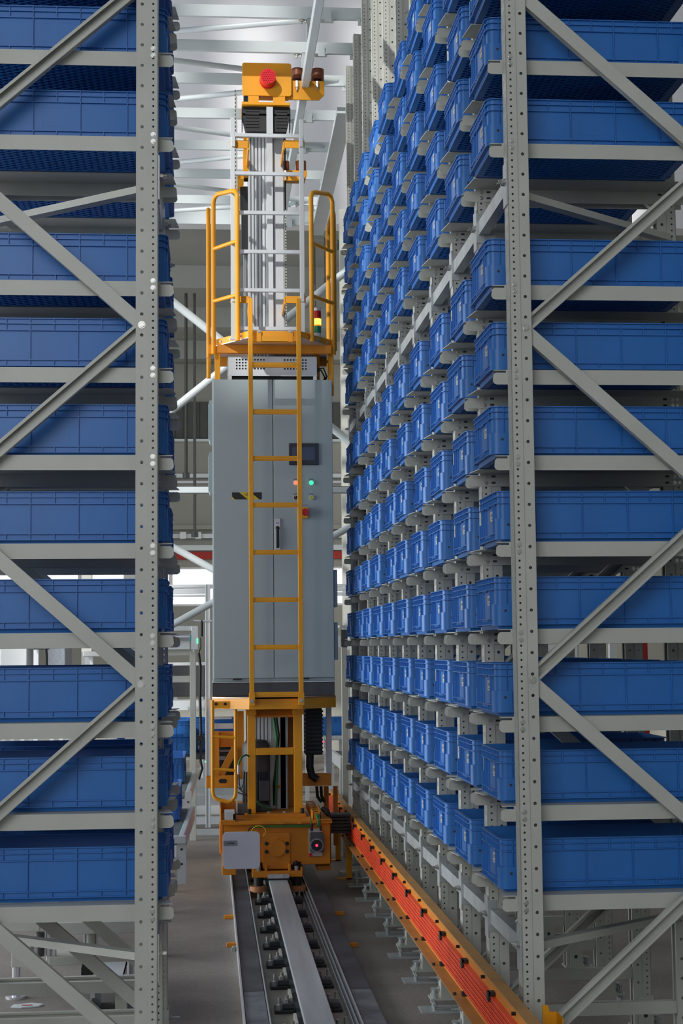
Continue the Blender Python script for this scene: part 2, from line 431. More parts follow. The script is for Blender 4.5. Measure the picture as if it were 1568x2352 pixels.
# longitudinal ties and plan bracing
def tie(side, z, n, lab, post_x, s_):
    e = empty('tie_beam', (post_x, Y0, z), lab, 'tie beam')
    seg = MB(); bx0, bx1 = sorted((post_x+s_*.004, post_x+s_*.044))
    for k in range(n-1):
        y0 = Y0+PITCH*k+PW; y1 = Y0+PITCH*(k+1)
        sm_ = MB(); sm_.box(bx0, bx1, y0+.004, y1-.004, z-.028, z+.028); sm_.obj('tie_segment', ['galv'], e)
    for k in range(n):
        y0 = Y0+PITCH*k
        bm_ = MB(); x0, x1 = sorted((post_x-s_*.005, post_x-s_*.0005)); bm_.box(x0, x1, y0+.002, y0+PW-.002, z-.085, z+.075)
        xx0, xx1 = sorted((post_x-s_*.005, post_x+s_*.03)); bm_.box(xx0, xx1, y0-.005, y0-.001, z-.06, z+.06) if k else None
        bm_.m(1)
        for yy in (y0+.02, y0+.05): bm_.hexbolt((post_x-s_*.005, yy, z+.005), (-s_,0,0), .009, .012); bm_.cyl((post_x-s_*.03, yy, z+.005), (post_x, yy, z+.005), .004, 8)
        bm_.obj('tie_bracket', ['galv', 'zinc'], e)
    return e
TB = {}
TB[('r', 1)] = tie('r', TIE_Z[1], NR, 'upper galvanised tie beam running along the right rack posts', XR, 1)
TB[('r', 0)] = tie('r', TIE_Z[0], NR, 'lower galvanised tie beam below the bottom totes of the right rack', XR, 1)
TB[('l', 1)] = tie('l', TIE_Z[1], NL, 'upper galvanised tie beam joining the left rack posts', XL, -1)
TB[('l', 0)] = tie('l', TIE_Z[0], NL, 'lower galvanised tie beam below the bottom totes of the left rack', XL, -1)
def plan(side, z, lab, k=0, flip=False):
    x = XR if side == 'r' else XL; s_ = 1 if side == 'r' else -1
    p = Vector((x+s_*.04, Y0+PITCH*k+PW, z)); q = Vector((x+s_*(DEPTH-.04), Y0+PITCH*(k+1), z))
    if flip: p.y, q.y = q.y, p.y
    mb = MB(); mb.bar(p, q, .026, .044)
    mb.obj('plan_brace', ['rack'], TB[(side, int(z > 2))])
plan('r', TIE_Z[1]-.03, 'upper slanting grey plan brace in the first bay of the right rack')
plan('r', TIE_Z[0]-.01, 'lower slanting grey plan brace in the first bay of the right rack')
plan('l', TIE_Z[1]-.03, 'upper slanting grey plan brace in the first bay of the left rack')
plan('l', TIE_Z[0]-.01, 'lower slanting grey plan brace in the first bay of the left rack')

# ------------------------------------------------------------------ blue tote
def tote_mb(detail=True):
    mb = MB(); hl, hw, H = BL/2, BW/2, BH
    prof = [(0,-.020),(.015,-.016),(.015,0),(.0185,0),(.0185,-.008),(.036,-.008),(.036,0),(.0395,0),(.0395,-.008),(.143,-.008),(.143,0),(.1465,0),
            (.1465,-.008),(.1675,-.008),(.1675,0),(.1705,0),(.1705,-.007),(.1855,-.007),(.1855,.001),(BH,.001),(BH,-.012),(.013,-.022)]
    nc = 6; rings = []
    for z, o in prof:
        a, b, r = hl+o, hw+o, max(.03+o, .006); ring = []
        for cx, cy, a0 in ((a-r, b-r, 0), (-(a-r), b-r, 90), (-(a-r), -(b-r), 180), (a-r, -(b-r), 270)):
            for i in range(nc+1): t = R_(a0+90*i/nc); ring.append((cx+r*math.cos(t), cy+r*math.sin(t), z))
        rings.append(ring)
    n = len(rings[0]); vs = [p for r in rings for p in r]; fs = []
    for i in range(len(rings)-1):
        for k in range(n): fs.append((i*n+k, i*n+(k+1) % n, (i+1)*n+(k+1) % n, (i+1)*n+k))
    fs.append(tuple(range((len(rings)-1)*n, len(rings)*n)))
    mb.add(vs, fs)
    # solid base with a lattice of ribs below
    mb.box(-hl+.03, hl-.03, -hw+.03, hw-.03, .007, .0125)
    x0, x1, y0, y1 = -hl+.045, hl-.045, -hw+.045, hw-.045; st = .029
    for sg in (1, -1):
        # line y = sg*slope*x + c
        sl = .55; c = -1.0
        while c < 1.0:
            P = []
            for x in (x0, x1):
                y = sg*sl*x+c
                if y0 <= y <= y1: P.append((x, y))
            for y in (y0, y1):
                x = (y-c)/(sg*sl)
                if x0 < x < x1: P.append((x, y))
            if len(P) == 2: mb.bar((*P[0], .003), (*P[1], .003), .008, .004)
            c += st
    for a, b, c_, d in ((-hl+.02, hl-.02, -hw+.02, -hw+.048), (-hl+.02, hl-.02, hw-.048, hw-.02), (-hl+.02, -hl+.048, -hw+.048, hw-.048), (hl-.048, hl-.02, -hw+.048, hw-.048)):
        mb.box(a, b, c_, d, .0005, .008)
    # long sides: upright ribs
    w = .0015
    maj = [-.2535, -.0845, .0845, .2535]; mn = [-.31, -.169, 0, .169, .31]
    for sy in (-1, 1):
        ya, yb = sy*(hw-.009), sy*(hw-.0005)
        for x in maj: mb.box(x-w, x+w, ya, yb, .016, .186)
        for x in (-.352, .352): mb.box(x-w, x+w, ya, yb, .016, .186)
        for x in mn:
            mb.box(x-w, x+w, ya, yb, .145, .186); mb.box(x-w, x+w, ya, yb, .016, .038)
        # placard frame in the middle panel
        yc = sy*(hw-.0076)
        for a, b, c_, d in ((-.052,.052,.057,.0584), (-.052,.052,.126,.1274), (-.052,-.0506,.057,.1274), (.0506,.052,.057,.1274)): mb.box(a, b, ya, yc, c_, d)
    # short ends
    for sx in (-1, 1):
        xa, xb = sx*(hl-.009), sx*(hl-.0005)
        for i in range(11):
            y = -.15+i*.03; mb.box(xa, xb, y-w, y+w, .145, .186)
        for i in range(9):
            y = -.12+i*.03; mb.box(xa, xb, y-w, y+w, .016, .038)
        for y in (-.14, -.112, .09, .13): mb.box(xa, xb, y-w, y+w, .036, .145)
        xc = sx*(hl-.013)
        for y in (.045,): mb.box(xc, sx*(hl-.003), y-w, y+w, .036, .145)
        mb.box(xa, sx*(hl-.002), -.06, .06, .028, .040)
        for i in range(5): mb.box(xa, xb, -.03+i*.015-.003, -.03+i*.015+.003, .138, .145)
    # corner pods with a hole
    for sx in (-1, 1):
        for sy in (-1, 1):
            r = .03; P = []
            ax, ay = hl+.0015, hw+.0015
            P = [(hl-.068, ay)]
            for i in range(6): t = R_(90-90*i/5); P.append((ax-r+r*math.cos(t), ay-r+r*math.sin(t)))
            P += [(ax, hw-.040), (hl-.012, hw-.040), (hl-.030, hw-.030), (hl-.068, hw-.012)]
            pts = [(sx*x, sy*y, .012) for x, y in P]
            mb.m(0).prism(pts, (0, 0, .078))
            mb.m(1).cyl((sx*(hl-.042), sy*(ay+.0003), .066), (sx*(hl-.042), sy*(ay-.001), .066), .0052, 12)
    return mb
tote_me = tote_mb().mesh('storage_tote', ['blue', 'ink'])
tote_me.polygons.foreach_set('use_smooth', [True]*len(tote_me.polygons)); tote_me.set_sharp_from_angle(angle=R_(28))
lab_mb = MB(); xe = -BL/2+.0070
lab_mb.box(xe-.0008, xe+.001, -.098, -.034, .088, .124)
lab_mb.m(1)
for i in range(7): lab_mb.box(xe-.0011, xe, -.090+.007*i, -.0875+.007*i, .104, .117)
lab_mb.box(xe-.0011, xe, -.088, -.05, .094, .0965)
lab_me = lab_mb.mesh('paper_label', ['label', 'ink'])
def tote(x, y, z, label, group, lab=False, rz=0):
    o = bpy.data.objects.new('storage_tote', tote_me); COL.objects.link(o); o.location = (x, y, z); o.rotation_euler = (0, 0, rz)
    tag(o, label, 'tote', group)
    if lab:
        l = bpy.data.objects.new('paper_label', lab_me); COL.objects.link(l); l.parent = o
    return o
rj = random.Random(3)
def rowname(r): return 'bottom row' if r == 0 else '%s row from bottom' % ORD[r+1]
for k in range(NR-1):
    for r, z in enumerate(ROWS):
        jx = rj.uniform(-.012, .012) if r > 0 else rj.uniform(-.006, .006); jy = rj.uniform(-.012, .012)
        x = 1.030+BL/2+jx; y = Y0+PITCH*k+.338+jy*.5
        p = proj((x-BL/2, y-BW/2, z)); q = proj((x-BL/2, y+BW/2, z))
        if max(p[1], q[1]) < -4: continue
        bay = 'nearest bay' if k == 0 else 'farthest bay' if k == NR-2 else '%s bay from camera' % ORD[k+1]
        o = tote(x, y, z+.001, 'blue tote in the right rack, %s, %s' % (bay, rowname(r)), 'totes in the right rack', True, rj.uniform(-.006, .006))
for k in range(NL-1):
    for r, z in enumerate(ROWS[:10]+[ROWS[10]]):
        x = -.152-BL/2+rj.uniform(-.004, .004); y = Y0+PITCH*k+.338+rj.uniform(-.005, .005)
        bay = 'near bay' if k == 0 else 'far bay'
        tote(x, y, z+.001, 'blue tote in the left rack, %s, %s' % (bay, rowname(r)), 'totes in the left rack', False, rj.uniform(-.006, .006))
# ------------------------------------------------------------------ overhead structure
ZB = 6.2
spots = [(600,30), (600,110), (480,182), (480,262), (480,335), (480,400), (480,460), (480,500)]
YB = [atz(px, py, ZB).y for px, py in spots]
GP = 'cross beams above the aisle'
for i, y in enumerate(YB):
    last = i == len(YB)-1
    nm = 'nearest to the camera' if i == 0 else 'the farthest and deepest, against the wall' if last else '%s from the camera' % ORD[i+1]
    e = empty('cross_beam', (.4, y, ZB), 'pale grey cross beam above the aisle, %s' % nm, 'beam', GP)
    mb = MB(); h = .15 if last else .085
    mb.box(-1.3, 1.12, y-.03, y+.0, ZB-h/2, ZB+h/2)
    mb.obj('channel', ['pipe'], e)
    mb = MB(); mb.box(1.06, 1.12, y-.04, y-.031, ZB-.09, ZB-.02); mb.box(1.00, 1.09, y-.05, y-.031, ZB-.05, ZB-.046)
    mb.m(1).hexbolt((1.09, y-.04, ZB-.05), (0,-1,0), .012, .012); mb.obj('end_bracket', ['pipe', 'zinc'], e)
    mb = MB(); mb.box(.80, .89, y-.045, y+.03, ZB-h/2-.008, ZB-h/2); mb.box(.82, .87, y-.05, y-.045, ZB-h/2-.03, ZB-h/2+.05); mb.obj('clip_plate', ['pipe'], e)
    mb = MB(); mb.cyl((.66, y, ZB-h/2-.03), (.66, y, ZB-h/2), .008, 8); mb.hexbolt((.66, y-.0, ZB-h/2), (0,0,-1), .016, .012); mb.hexbolt((.69, y-.0, ZB-h/2), (0,0,-1), .010, .02); mb.obj('rail_bolt', ['zinc'], e)
for i in range(len(YB)-1):
    a, b = YB[i], YB[i+1]
    if i % 2: p, q = (-1.2, a+.02, ZB), (1.02, b-.02, ZB)
    else: p, q = (1.02, a+.02, ZB), (-1.2, b-.02, ZB)
    mb = MB(); mb.tube([p, q], .022, 12)
    o = recentre(mb.obj('plan_tube', ['pipe'])); tag(o, 'white slanting tube in the %s gap between overhead cross beams' % ORD[i+1], 'tube', 'slanting tubes above the aisle')
# guide rail above the machine
e = empty('top_guide_rail', (.71, 7.5, 5.85), 'pale square guide rail running overhead between the brown rollers', 'rail')
mb = MB(); mb.box(.682, .738, 7.2, YB[-1], 5.815, 5.895); mb.obj('rail_tube', ['pipe'], e, .004)
for i, y in enumerate(YB):
    mb = MB(); mb.box(.698, .722, y-.03, y+.03, 5.895, ZB-.04); mb.obj('hanger', ['galv'], e)
mb = MB(); p = at(792, 235, 12.4); q = at(728, 506, 16.2); p.z = q.z = 6.03
mb.bar(p, q, .13, .05, side=(1,0,0)); o = recentre(mb.obj('eaves_beam', ['pipe'])); tag(o, 'wide pale beam running back overhead beside the right rack tops', 'beam')
p = at(800, 470, 12.6)
# stub posts carrying the far beams
for sx, lab in ((1.42, 'grey far column right of the machine, behind the rack'), (-1.25, 'grey far column hidden behind the left rack')):
    mb = MB(); mb.box(sx-.05, sx+.05, YB[-1]-.05, YB[-1]+.05, 0, ZB+.1); o = recentre(mb.obj('end_column', ['rack'])); tag(o, lab, 'column')
# end bracing: cross tubes and a horizontal channel
YX = 13.2
e = empty('end_brace_frame', (at(600, 1128, YX).x, YX, 0), 'pale bracing frame with crossed tubes behind the machine', 'brace frame')
xl, xr = at(300, 1128, YX).x, at(812, 1128, YX).x
for nm, a, b, r in (('cross_tube', (300, 615), (812, 1020), .034), ('cross_tube', (300, 1020), (812, 611), .034), ('cross_tube', (300, 1202), (812, 1487), .03), ('cross_tube', (300, 1488), (812, 1206), .03)):
    p, q = at(*a, YX), at(*b, YX); dy = .04 if a[1] < b[1] else -.04
    mb = MB(); mb.tube([(p.x, YX+dy, p.z), (q.x, YX+dy, q.z)], r, 14); mb.obj(nm, ['pipe'], e)
z0, z1 = at(600, 1136, YX).z, at(600, 1120, YX).z
mb = MB(); mb.box(xl, xr, YX-.12, YX-.115, z0, z1); mb.box(xl, xr, YX-.12, YX-.07, z0, z0+.004); mb.box(xl, xr, YX-.12, YX-.07, z1-.004, z1); mb.obj('horizontal_channel', ['pipe'], e)
for x in (xl, xr): mb = MB(); mb.box(x-.04, x+.04, YX-.06, YX+.06, 0, at(600, 505, YX).z); mb.obj('side_post', ['rack'], e)

# ------------------------------------------------------------------ floor rails
RAILX0, RAILX1, RZ = .393, .521, .13
mb = MB(); mb.box(.272, .625, 3.2, 16, 0, .004); o = recentre(mb.obj('grout_bed', ['grout'])); tag(o, 'pale grout bed on the floor under the middle rail', 'grout bed')
e = empty('floor_rail', (.465, 9, 0), 'wide steel floor rail running up the middle of the aisle', 'rail')
mb = MB(); mb.box(RAILX0, RAILX1, 3.2, 16, RZ-.022, RZ); mb.obj('rail_head', ['steel'], e, .004)
mb = MB(); mb.box(.444, .464, 3.2, 16, .012, RZ-.02); mb.box(.395, .513, 3.2, 16, 0, .012); mb.obj('rail_foot', ['dark'], e)
clamp = None
for side, cx in (('left', .348), ('right', .560)):
    for i in range(15):
        y = 5.46+i*.52
        s_ = 1 if side == 'left' else -1
        if clamp is None:
            c = empty('rail_clamp', (cx, y, 0), '', 'rail clamp'); clamp = c
            m_ = MB(); m_.box(cx-.052, cx+.042, y-.06, y+.06, 0, .02); m_.obj('base_plate', ['black'], c, .003)
            m_ = MB(); m_.box(cx-.04, cx+.042, y-.03, y+.03, .02, .045); m_.obj('clamp_jaw', ['dark'], c, .003)
            for dx_, dy_ in ((-.030, -.045), (.008, 0)):
                m_ = MB(); m_.cyl((cx+dx_, y+dy_, .018), (cx+dx_, y+dy_, .078), .008, 10); m_.cyl((cx+dx_, y+dy_, .045 if dx_ > 0 else .02), (cx+dx_, y+dy_, .060 if dx_ > 0 else .045), .016, 6); m_.obj('bolt', ['zinc'], c)
        else:
            c = copy_tree(clamp); c.location = (cx, y, 0)
            if s_ < 0: c.rotation_euler = (0, 0, math.pi)
        c['group'] = '%s rail clamps' % side
        c['label'] = 'black bolted rail clamp on the %s of the floor rail, %s from the camera' % (side, 'nearest' if i == 0 else ORD[i+1] if i < 14 else 'last')
wedge = None
for i in range(14):
    y = 5.62+i*.52
    mb = MB(); mb.box(.376, .390, y, y+.2, 0, .03); o = recentre(mb.obj('rail_wedge', ['label']))
    tag(o, 'pale shim strip under the left edge of the floor rail, %s from the camera' % ORD[min(i+1, 14)], 'shim', 'pale rail shims')
for nm, x0, lab in (('guide_plate', .157, 'dark flat steel guide strip on the floor left of the rail'), ('guide_plate', .672, 'dark flat steel guide strip on the floor right of the rail')):
    e = empty(nm, (x0+.05, 9, 0), lab, 'guide plate')
    yc = atz(570, 2278, .05).y
    mb = MB(); mb.box(x0, x0+.098, 3.2, yc, .038, .05); mb.obj('worn_plate', ['strip2'], e)
    mb = MB(); mb.box(x0, x0+.098, yc+.004, 16, .038, .05); mb.obj('dark_plate', ['strip'], e)
    mb = MB(); mb.box(x0+.01, x0+.088, 3.2, 16, 0, .038); mb.obj('bearer', ['dark'], e)
    mb = MB()
    if x0 < .4: mb.box(x0-.012, x0-.004, 3.2, 16, 0, .06); mb.box(x0+.102, x0+.108, 3.2, 16, 0, .055)
    else: mb.box(x0-.014, x0-.006, 3.2, 16, 0, .06); mb.box(x0-.03, x0-.022, 3.2, 16, 0, .045); mb.box(x0-.042, x0-.036, 3.2, 16, 0, .03)
    mb.obj('edge_angle', ['alu'], e)
for i, (px, py, lab) in enumerate(((527, 2106, 'small orange block left of the left guide strip, the farther one'), (534, 2170, 'small orange block left of the left guide strip, the nearer one'),
        (805, 2170, 'small orange block right of the right guide strip, the nearer one'), (776, 2098, 'small orange block right of the right guide strip, the farther one'))):
    p = atz(px, py, .01); mb = MB(); mb.box(p.x-.035, p.x+.04, p.y-.02, p.y+.02, 0, .022); o = recentre(mb.obj('floor_block', ['orange'], None, .003)); tag(o, lab, 'floor block', 'orange floor blocks')
p = atz(537, 2184, 0); mb = MB(); mb.cyl((p.x, p.y, 0), (p.x, p.y, .022), .018, 6); mb.cyl((p.x, p.y, .022), (p.x, p.y, .028), .009, 12)
o = recentre(mb.obj('loose_nut', ['zinc'])); tag(o, 'loose steel nut lying on the floor left of the left guide strip', 'nut')

# ------------------------------------------------------------------ conductor rail on the right
XC = .985
e = empty('conductor_rail', (XC, 8, 0), 'orange multi-strip conductor rail in an ochre channel along the right rack foot', 'conductor rail')
P0 = atx(1128, 2352, XC); P1 = atx(1128, 2284, XC)
zc0, zc1 = P0.z, P0.z+.115
yA, yB = 4.2, 13.2
for i in range(6):
    z = zc0+.006+i*.0185
    mb = MB(); mb.box(XC-.014, XC+.002, yA, yB, z, z+.0135); mb.box(XC-.017, XC-.014, yA, yB, z, z+.003); mb.box(XC-.017, XC-.014, yA, yB, z+.0105, z+.0135); mb.obj('conductor_strip', ['orail'], e)
mb = MB(); mb.box(XC+.002, XC+.006, yA, yB, zc0-.03, zc1+.031); mb.obj('channel_web', ['orange'], e)  # same channel as the flanges, its shade put into the web colour
mb = MB(); mb.box(XC+.001, XC+.045, yA, yB, zc1+.031, zc1+.035); mb.obj('top_flange', ['ochre'], e)
mb = MB(); mb.box(XC-.046, XC+.006, yA, yB, zc0-.034, zc0-.03); mb.obj('bottom_flange', ['ochre'], e)
k = 0; y = 4.4
while y < yB:
    mb = MB(); mb.box(XC-.022, XC+.001, y-.018, y+.018, zc1+.001, zc1+.012); mb.box(XC-.024, XC-.017, y-.018, y+.018, zc1-.02, zc1+.012)
    mb.box(XC-.024, XC+.001, y-.018, y+.018, zc0-.012, zc0+.001); mb.box(XC-.0005, XC+.0015, y-.01, y+.01, zc0-.012, zc1+.012)
    mb.obj('clip', ['black'], e)
    mb = MB(); mb.cyl((XC-.012, y+.2, zc1+.021), (XC+.002, y+.2, zc1+.021), .007, 6); mb.obj('channel_bolt', ['black'], e)
    mb = MB(); mb.cyl((XC-.036, y+.1, zc0-.03), (XC-.036, y+.1, zc0-.02), .007, 6); mb.obj('channel_bolt', ['black'], e)
    y += .58
for k in range(NR):
    y = Y0+PITCH*k+.02; mb = MB(); mb.box(XC+.006, XR-.006, y, y+.03, zc0+.02, zc0+.026); mb.obj('bracket_arm', ['ochre'], e)
for y in (11.7, 12.7):
    mb = MB(); mb.box(XC+.008, XC+.05, y, y+.008, 0, zc1+.04); mb.box(XC-.06, XC+.05, y, y+.05, 0, .008); mb.obj('bracket_post', ['yellow'], e)
mb = MB(); a = at(1245, 2352, 5.42); 
p0, p1 = at(1246, 2330, 5.40), at(1280, 2330, 5.40)
mb.prism([(p0.x, 5.40, .13), (p1.x, 5.40, .13), (p1.x, 5.40, at(1280, 2324, 5.40).z), (at(1262, 2324, 5.40).x, 5.40, at(1262, 2324, 5.40).z), (at(1258, 2309, 5.40).x, 5.40, at(1258, 2309, 5.40).z), (p0.x, 5.40, at(1246, 2309, 5.40).z)], (0, .006, 0))
mb.box(p1.x-.004, p1.x, 5.31, 5.40, .13, at(1280, 2324, 5.40).z); mb.box(p0.x, p1.x, 5.3, 5.406, .122, .13); mb.box(XC+.02, p0.x+.02, 5.38, 5.406, .13, .16)
mb.box(XC+.04, XC+.05, 5.38, 5.406, 0, .16)
mb.obj('end_bracket', ['yellow'], e)

# ------------------------------------------------------------------ stacker crane
SY = 10.9
cr = empty('stacker_crane', (.465, 11.3, RZ), 'tall yellow stacker crane with aluminium mast, standing on the floor rail', 'stacker crane')
def C(name, mb, mats, bevel=0, parent=None): return mb.obj(name, mats, parent or cr, bevel)
# chassis box
mb = MB(); x0, x1, z0, z1 = rect_px(510, 1892, 760.5, 1987, SY); BX0, BX1, BZ0, BZ1 = x0, x1, z0, z1
mb.box(x0, x1, SY, SY+.012, z0, z1); mb.box(x0, x0+.012, SY, SY+1.3, z0, z1); mb.box(x1-.012, x1, SY, SY+1.3, z0, z1)
mb.box(x0, x1, SY+.012, SY+1.3, z1-.012, z1); C('chassis', mb, ['orange'], .004)
mb = MB(); mb.prism([(x0-.012, SY-.035, z1), (x1+.005, SY-.035, z1), (x1+.005, SY-.035, z1+.022), (x0-.012, SY-.035, z1+.022)], (0, .35, 0))
mb.box(x0-.012, x0+.09, SY-.035, SY+.5, z1+.022, z1+.03); C('chassis_lip', mb, ['orange'], .003)
mb = MB(); mb.box(x0-.012, x0-.004, SY+.0, SY+.75, z1, z1+.09); mb.box(x0-.012, x0+.12, SY+.74, SY+.75, z1, z1+.09); C('side_upstand', mb, ['orange'], .003)
# lower lip at left and right
mb = MB(); pbox(mb, 510, 1988, 542, 2010, SY, .3); C('chassis_skirt', mb, ['orange'], .003)
mb = MB(); pbox(mb, 728, 1988, 760, 1999, SY+.1, .3); C('chassis_skirt', mb, ['orange'], .003)
mb = MB(); pbox(mb, 504, 1898, 509, 1962, SY+.15, .3); C('side_bumper', mb, ['orange'], .003)
# centre boss
mb = MB(); pplate(mb, 603, 1913, 666, 1996, SY-.022, .022, .012); C('bearing_plate', mb, ['orange'], .002)
p = at(636, 1946, SY); mb = MB(); mb.cyl((p.x, SY-.05, p.z), (p.x, SY-.02, p.z), .056, 40); C('bearing_cap', mb, ['orange'], .004)
for px, py in ((611.7, 1936.5), (611.7, 1955), (659, 1936), (659, 1954)):
    q = at(px, py, SY); mb = MB(); mb.cyl((q.x, SY-.034, q.z), (q.x, SY-.02, q.z), .0125, 14); mb.cyl((q.x, SY-.0345, q.z), (q.x, SY-.033, q.z), .006, 6); C('cap_screw', mb, ['black'])
# bottom guide bracket, scraper, guide wheels
mb = MB(); pbox(mb, 579, 2001, 695, 2015, SY-.06, .22); pbox(mb, 608, 1988, 614, 2003, SY-.06, .06); pbox(mb, 662, 1984, 668, 2003, SY-.06, .06); pbox(mb, 579, 1995, 590, 2001, SY-.02, .1); pbox(mb, 690, 1992, 695, 2002, SY-.05, .12); C('guide_bracket', mb, ['orange'], .003)
mb = MB(); pbox(mb, 615, 2008, 664, 2017.5, SY-.075, .012); mb.m(1)
for px in (626, 652): q = at(px, 2012, SY-.075); mb.hexbolt((q.x, SY-.075, q.z), (0,-1,0), .008, .004)
C('rail_scraper', mb, ['stain', 'zinc'])
mb = MB(); pbox(mb, 615, 2018, 664, 2026, SY-.07, .05); C('scraper_dark_block', mb, ['black'])  # dark block below the scraper plate
for px0, px1 in ((573, 614), (662, 703)):
    a = at(px0, 2033, SY+.0); b = at(px1, 2033, SY+.0); cx = (a.x+b.x)/2; r = (b.x-a.x)/2
    w = MB(); w.cyl((cx, SY+.02, .045), (cx, SY+.02, .083), r, 36); wo = C('guide_wheel', w, ['tan'], .006)
    w = MB(); w.cyl((cx, SY+.02, .083), (cx, SY+.02, BZ0+.02), r*.55, 24); C('wheel_hub', w, ['black'], 0, wo)
q = at(680, 1992, SY-.03); mb = MB(); mb.cyl((q.x, SY-.03, q.z-.03), (q.x, SY-.03, q.z+.01), .016, 6); mb.m(1).cyl((q.x, SY-.03, q.z+.01), (q.x, SY-.03, q.z+.045), .010, 12); C('adjuster_bolt', mb, ['zinc', 'black'])
q = at(593, 1992, SY-.03); mb = MB(); mb.cyl((q.x, SY-.03, q.z-.03), (q.x, SY-.03, q.z+.01), .016, 6); C('adjuster_bolt', mb, ['zinc'])
# white cover plate with a grey sticker
mb = MB(); pplate(mb, 511.6, 1910.5, 597, 1996, SY-.10, .006, .03); wp = C('cover_plate', mb, ['wplate'], .0015)
mb = MB(); pbox(mb, 513, 1931, 544.5, 1943, SY-.1015, .001); mb.m(1)
for i in range(5): pbox(mb, 521+i*3.6, 1935.6, 523.4+i*3.6, 1938, SY-.1022, .0006)
C('sticker', mb, ['glabel', 'ink'], 0, wp)
mb = MB(); a = at(530, 1920, SY); b = at(585, 1985, SY); mb.cyl((a.x, SY-.095, a.z), (a.x, SY, a.z), .008, 10); mb.cyl((b.x, SY-.095, b.z), (b.x, SY, b.z), .008, 10); C('plate_standoff', mb, ['zinc'])
# optical sensor with a red light
mb = MB(); pplate(mb, 709, 1903, 740, 1967, SY-.012, .012, .006); sen = C('distance_sensor', mb, ['stain'], .002)
mb = MB(); pplate(mb, 712, 1914, 744, 1958, SY-.085, .073, .012); C('sensor_body', mb, ['dark'], .004, sen)
q = at(727, 1941.5, SY-.085); mb = MB(); mb.cyl((q.x, SY-.090, q.z), (q.x, SY-.083, q.z), .047, 32); mb.m(1).cyl((q.x, SY-.0925, q.z), (q.x, SY-.088, q.z), .038, 32); C('lens', mb, ['glabel', 'black'], 0, sen)
mb = MB(); mb.cyl((q.x, SY-.0945, q.z), (q.x, SY-.0922, q.z), .009, 12); C('sensor_light', mb, ['laser'], 0, sen)
mb = MB(); a = at(715, 1898, SY-.04); b = at(736, 1898, SY-.04)
mb.cyl((a.x, SY-.04, a.z-.03), (a.x, SY-.04, a.z+.015), .011, 12); mb.cyl((b.x, SY-.04, b.z-.03), (b.x, SY-.04, b.z+.005), .008, 12); mb.m(1).tube([(a.x, SY-.04, a.z+.015), (a.x-.005, SY-.03, a.z+.04), (a.x-.002, SY+.02, a.z+.06)], .004); C('sensor_plug', mb, ['black', 'green'], 0, sen)
q = at(713, 1963, SY-.02); mb = MB(); mb.cyl((q.x, SY-.03, q.z), (q.x, SY-.012, q.z), .012, 16); C('indicator', mb, ['red'], 0, sen)
# green cable bundle under the lip, yellow wire loop, black hoses
mb = MB()
for dz in (0, .008): mb.tube([(at(x, 1888, SY).x, SY-.045-dz*.3, BZ1-.008-dz) for x in (580, 620, 660, 700, 714)], .0038, 8)
C('cable_bundle', mb, ['green'])
for x in (600, 645, 688): mb = MB(); pbox(mb, x-3.5, 1883, x+3.5, 1893, SY-.06, .012); C('cable_clamp', mb, ['orange'])
mb = MB(); c0 = at(594, 1910, SY-.06); r = .048
mb.tube([(c0.x+r*math.cos(t), SY-.06, c0.z+r*.8*math.sin(t)) for t in [R_(200-i*16) for i in range(17)]], .003, 8); C('yellow_wire', mb, ['hyellow'])
mb = MB(); c0 = at(582, 1900, SY-.03); mb.tube([c0, c0+Vector((-.03,0,-.01)), c0+Vector((-.042,0,-.035)), c0+Vector((-.02,0,-.065)), c0+Vector((.0,.02,-.08))], .006, 8); C('black_hose', mb, ['black'])
# top deck: portal legs
LY = SY+.25
zt = at(620, 1629, SY).z; zb = BZ1+.045
mb = MB(); pl = rect_px(562, 1869, 702, 1880, LY-.03); mb.box(pl[0], pl[1], LY-.06, LY+.6, BZ1, zb); C('leg_base_plate', mb, ['orange'], .003)
xa0, xa1 = at(568.5, 1750, LY).x, at(587, 1750, LY).x; xb0, xb1 = at(675, 1750, LY).x, at(694, 1750, LY).x
for a, b in ((xa0, xa1), (xb0, xb1)):
    mb = MB(); mb.box(a, b, LY, LY+.06, zb, zt); C('portal_leg', mb, ['yellow'], .003)
    mb = MB(); mb.box(a-.012 if a < .4 else a-.006, b+.006 if a < .4 else b+.012, LY-.012, LY+.07, zt-.05, zt); C('leg_cap', mb, ['yellow'], .003)
for a, b in ((xa0+.03, xa1), (xb0, xb1-.03)):
    mb = MB(); mb.box(a, b-.0, LY+.5, LY+.56, zb, zt); C('rear_leg', mb, ['orange'], .003)
mb = MB(); mb.box(xa1, xb0, LY, LY+.055, at(630, 1734, LY).z, at(630, 1718, LY).z); C('cross_bar', mb, ['yellow'], .004)
mb = MB(); mb.cyl((xa1, LY+.1, at(630, 1638, LY).z), (xb0, LY+.1, at(630, 1638, LY).z), .03, 20); mb.box(xa1, xb0, LY+.02, LY+.05, at(630, 1648, LY).z, at(630, 1643, LY).z); C('upper_tube', mb, ['orange'])
for px in (572.5, 694):
    q = at(px, 1864, LY-.03); mb = MB(); mb.cyl((q.x, LY-.03, zb), (q.x, LY-.03, zb+.035), .013, 8); C('deck_bolt', mb, ['black'])
for i, px in enumerate((617, 653)):
    q = at(px, 1868, LY); mb = MB(); mb.cyl((q.x, LY+.02, zb), (q.x, LY+.02, zb+.012), .013, 8); C('deck_bolt', mb, ['zinc'])
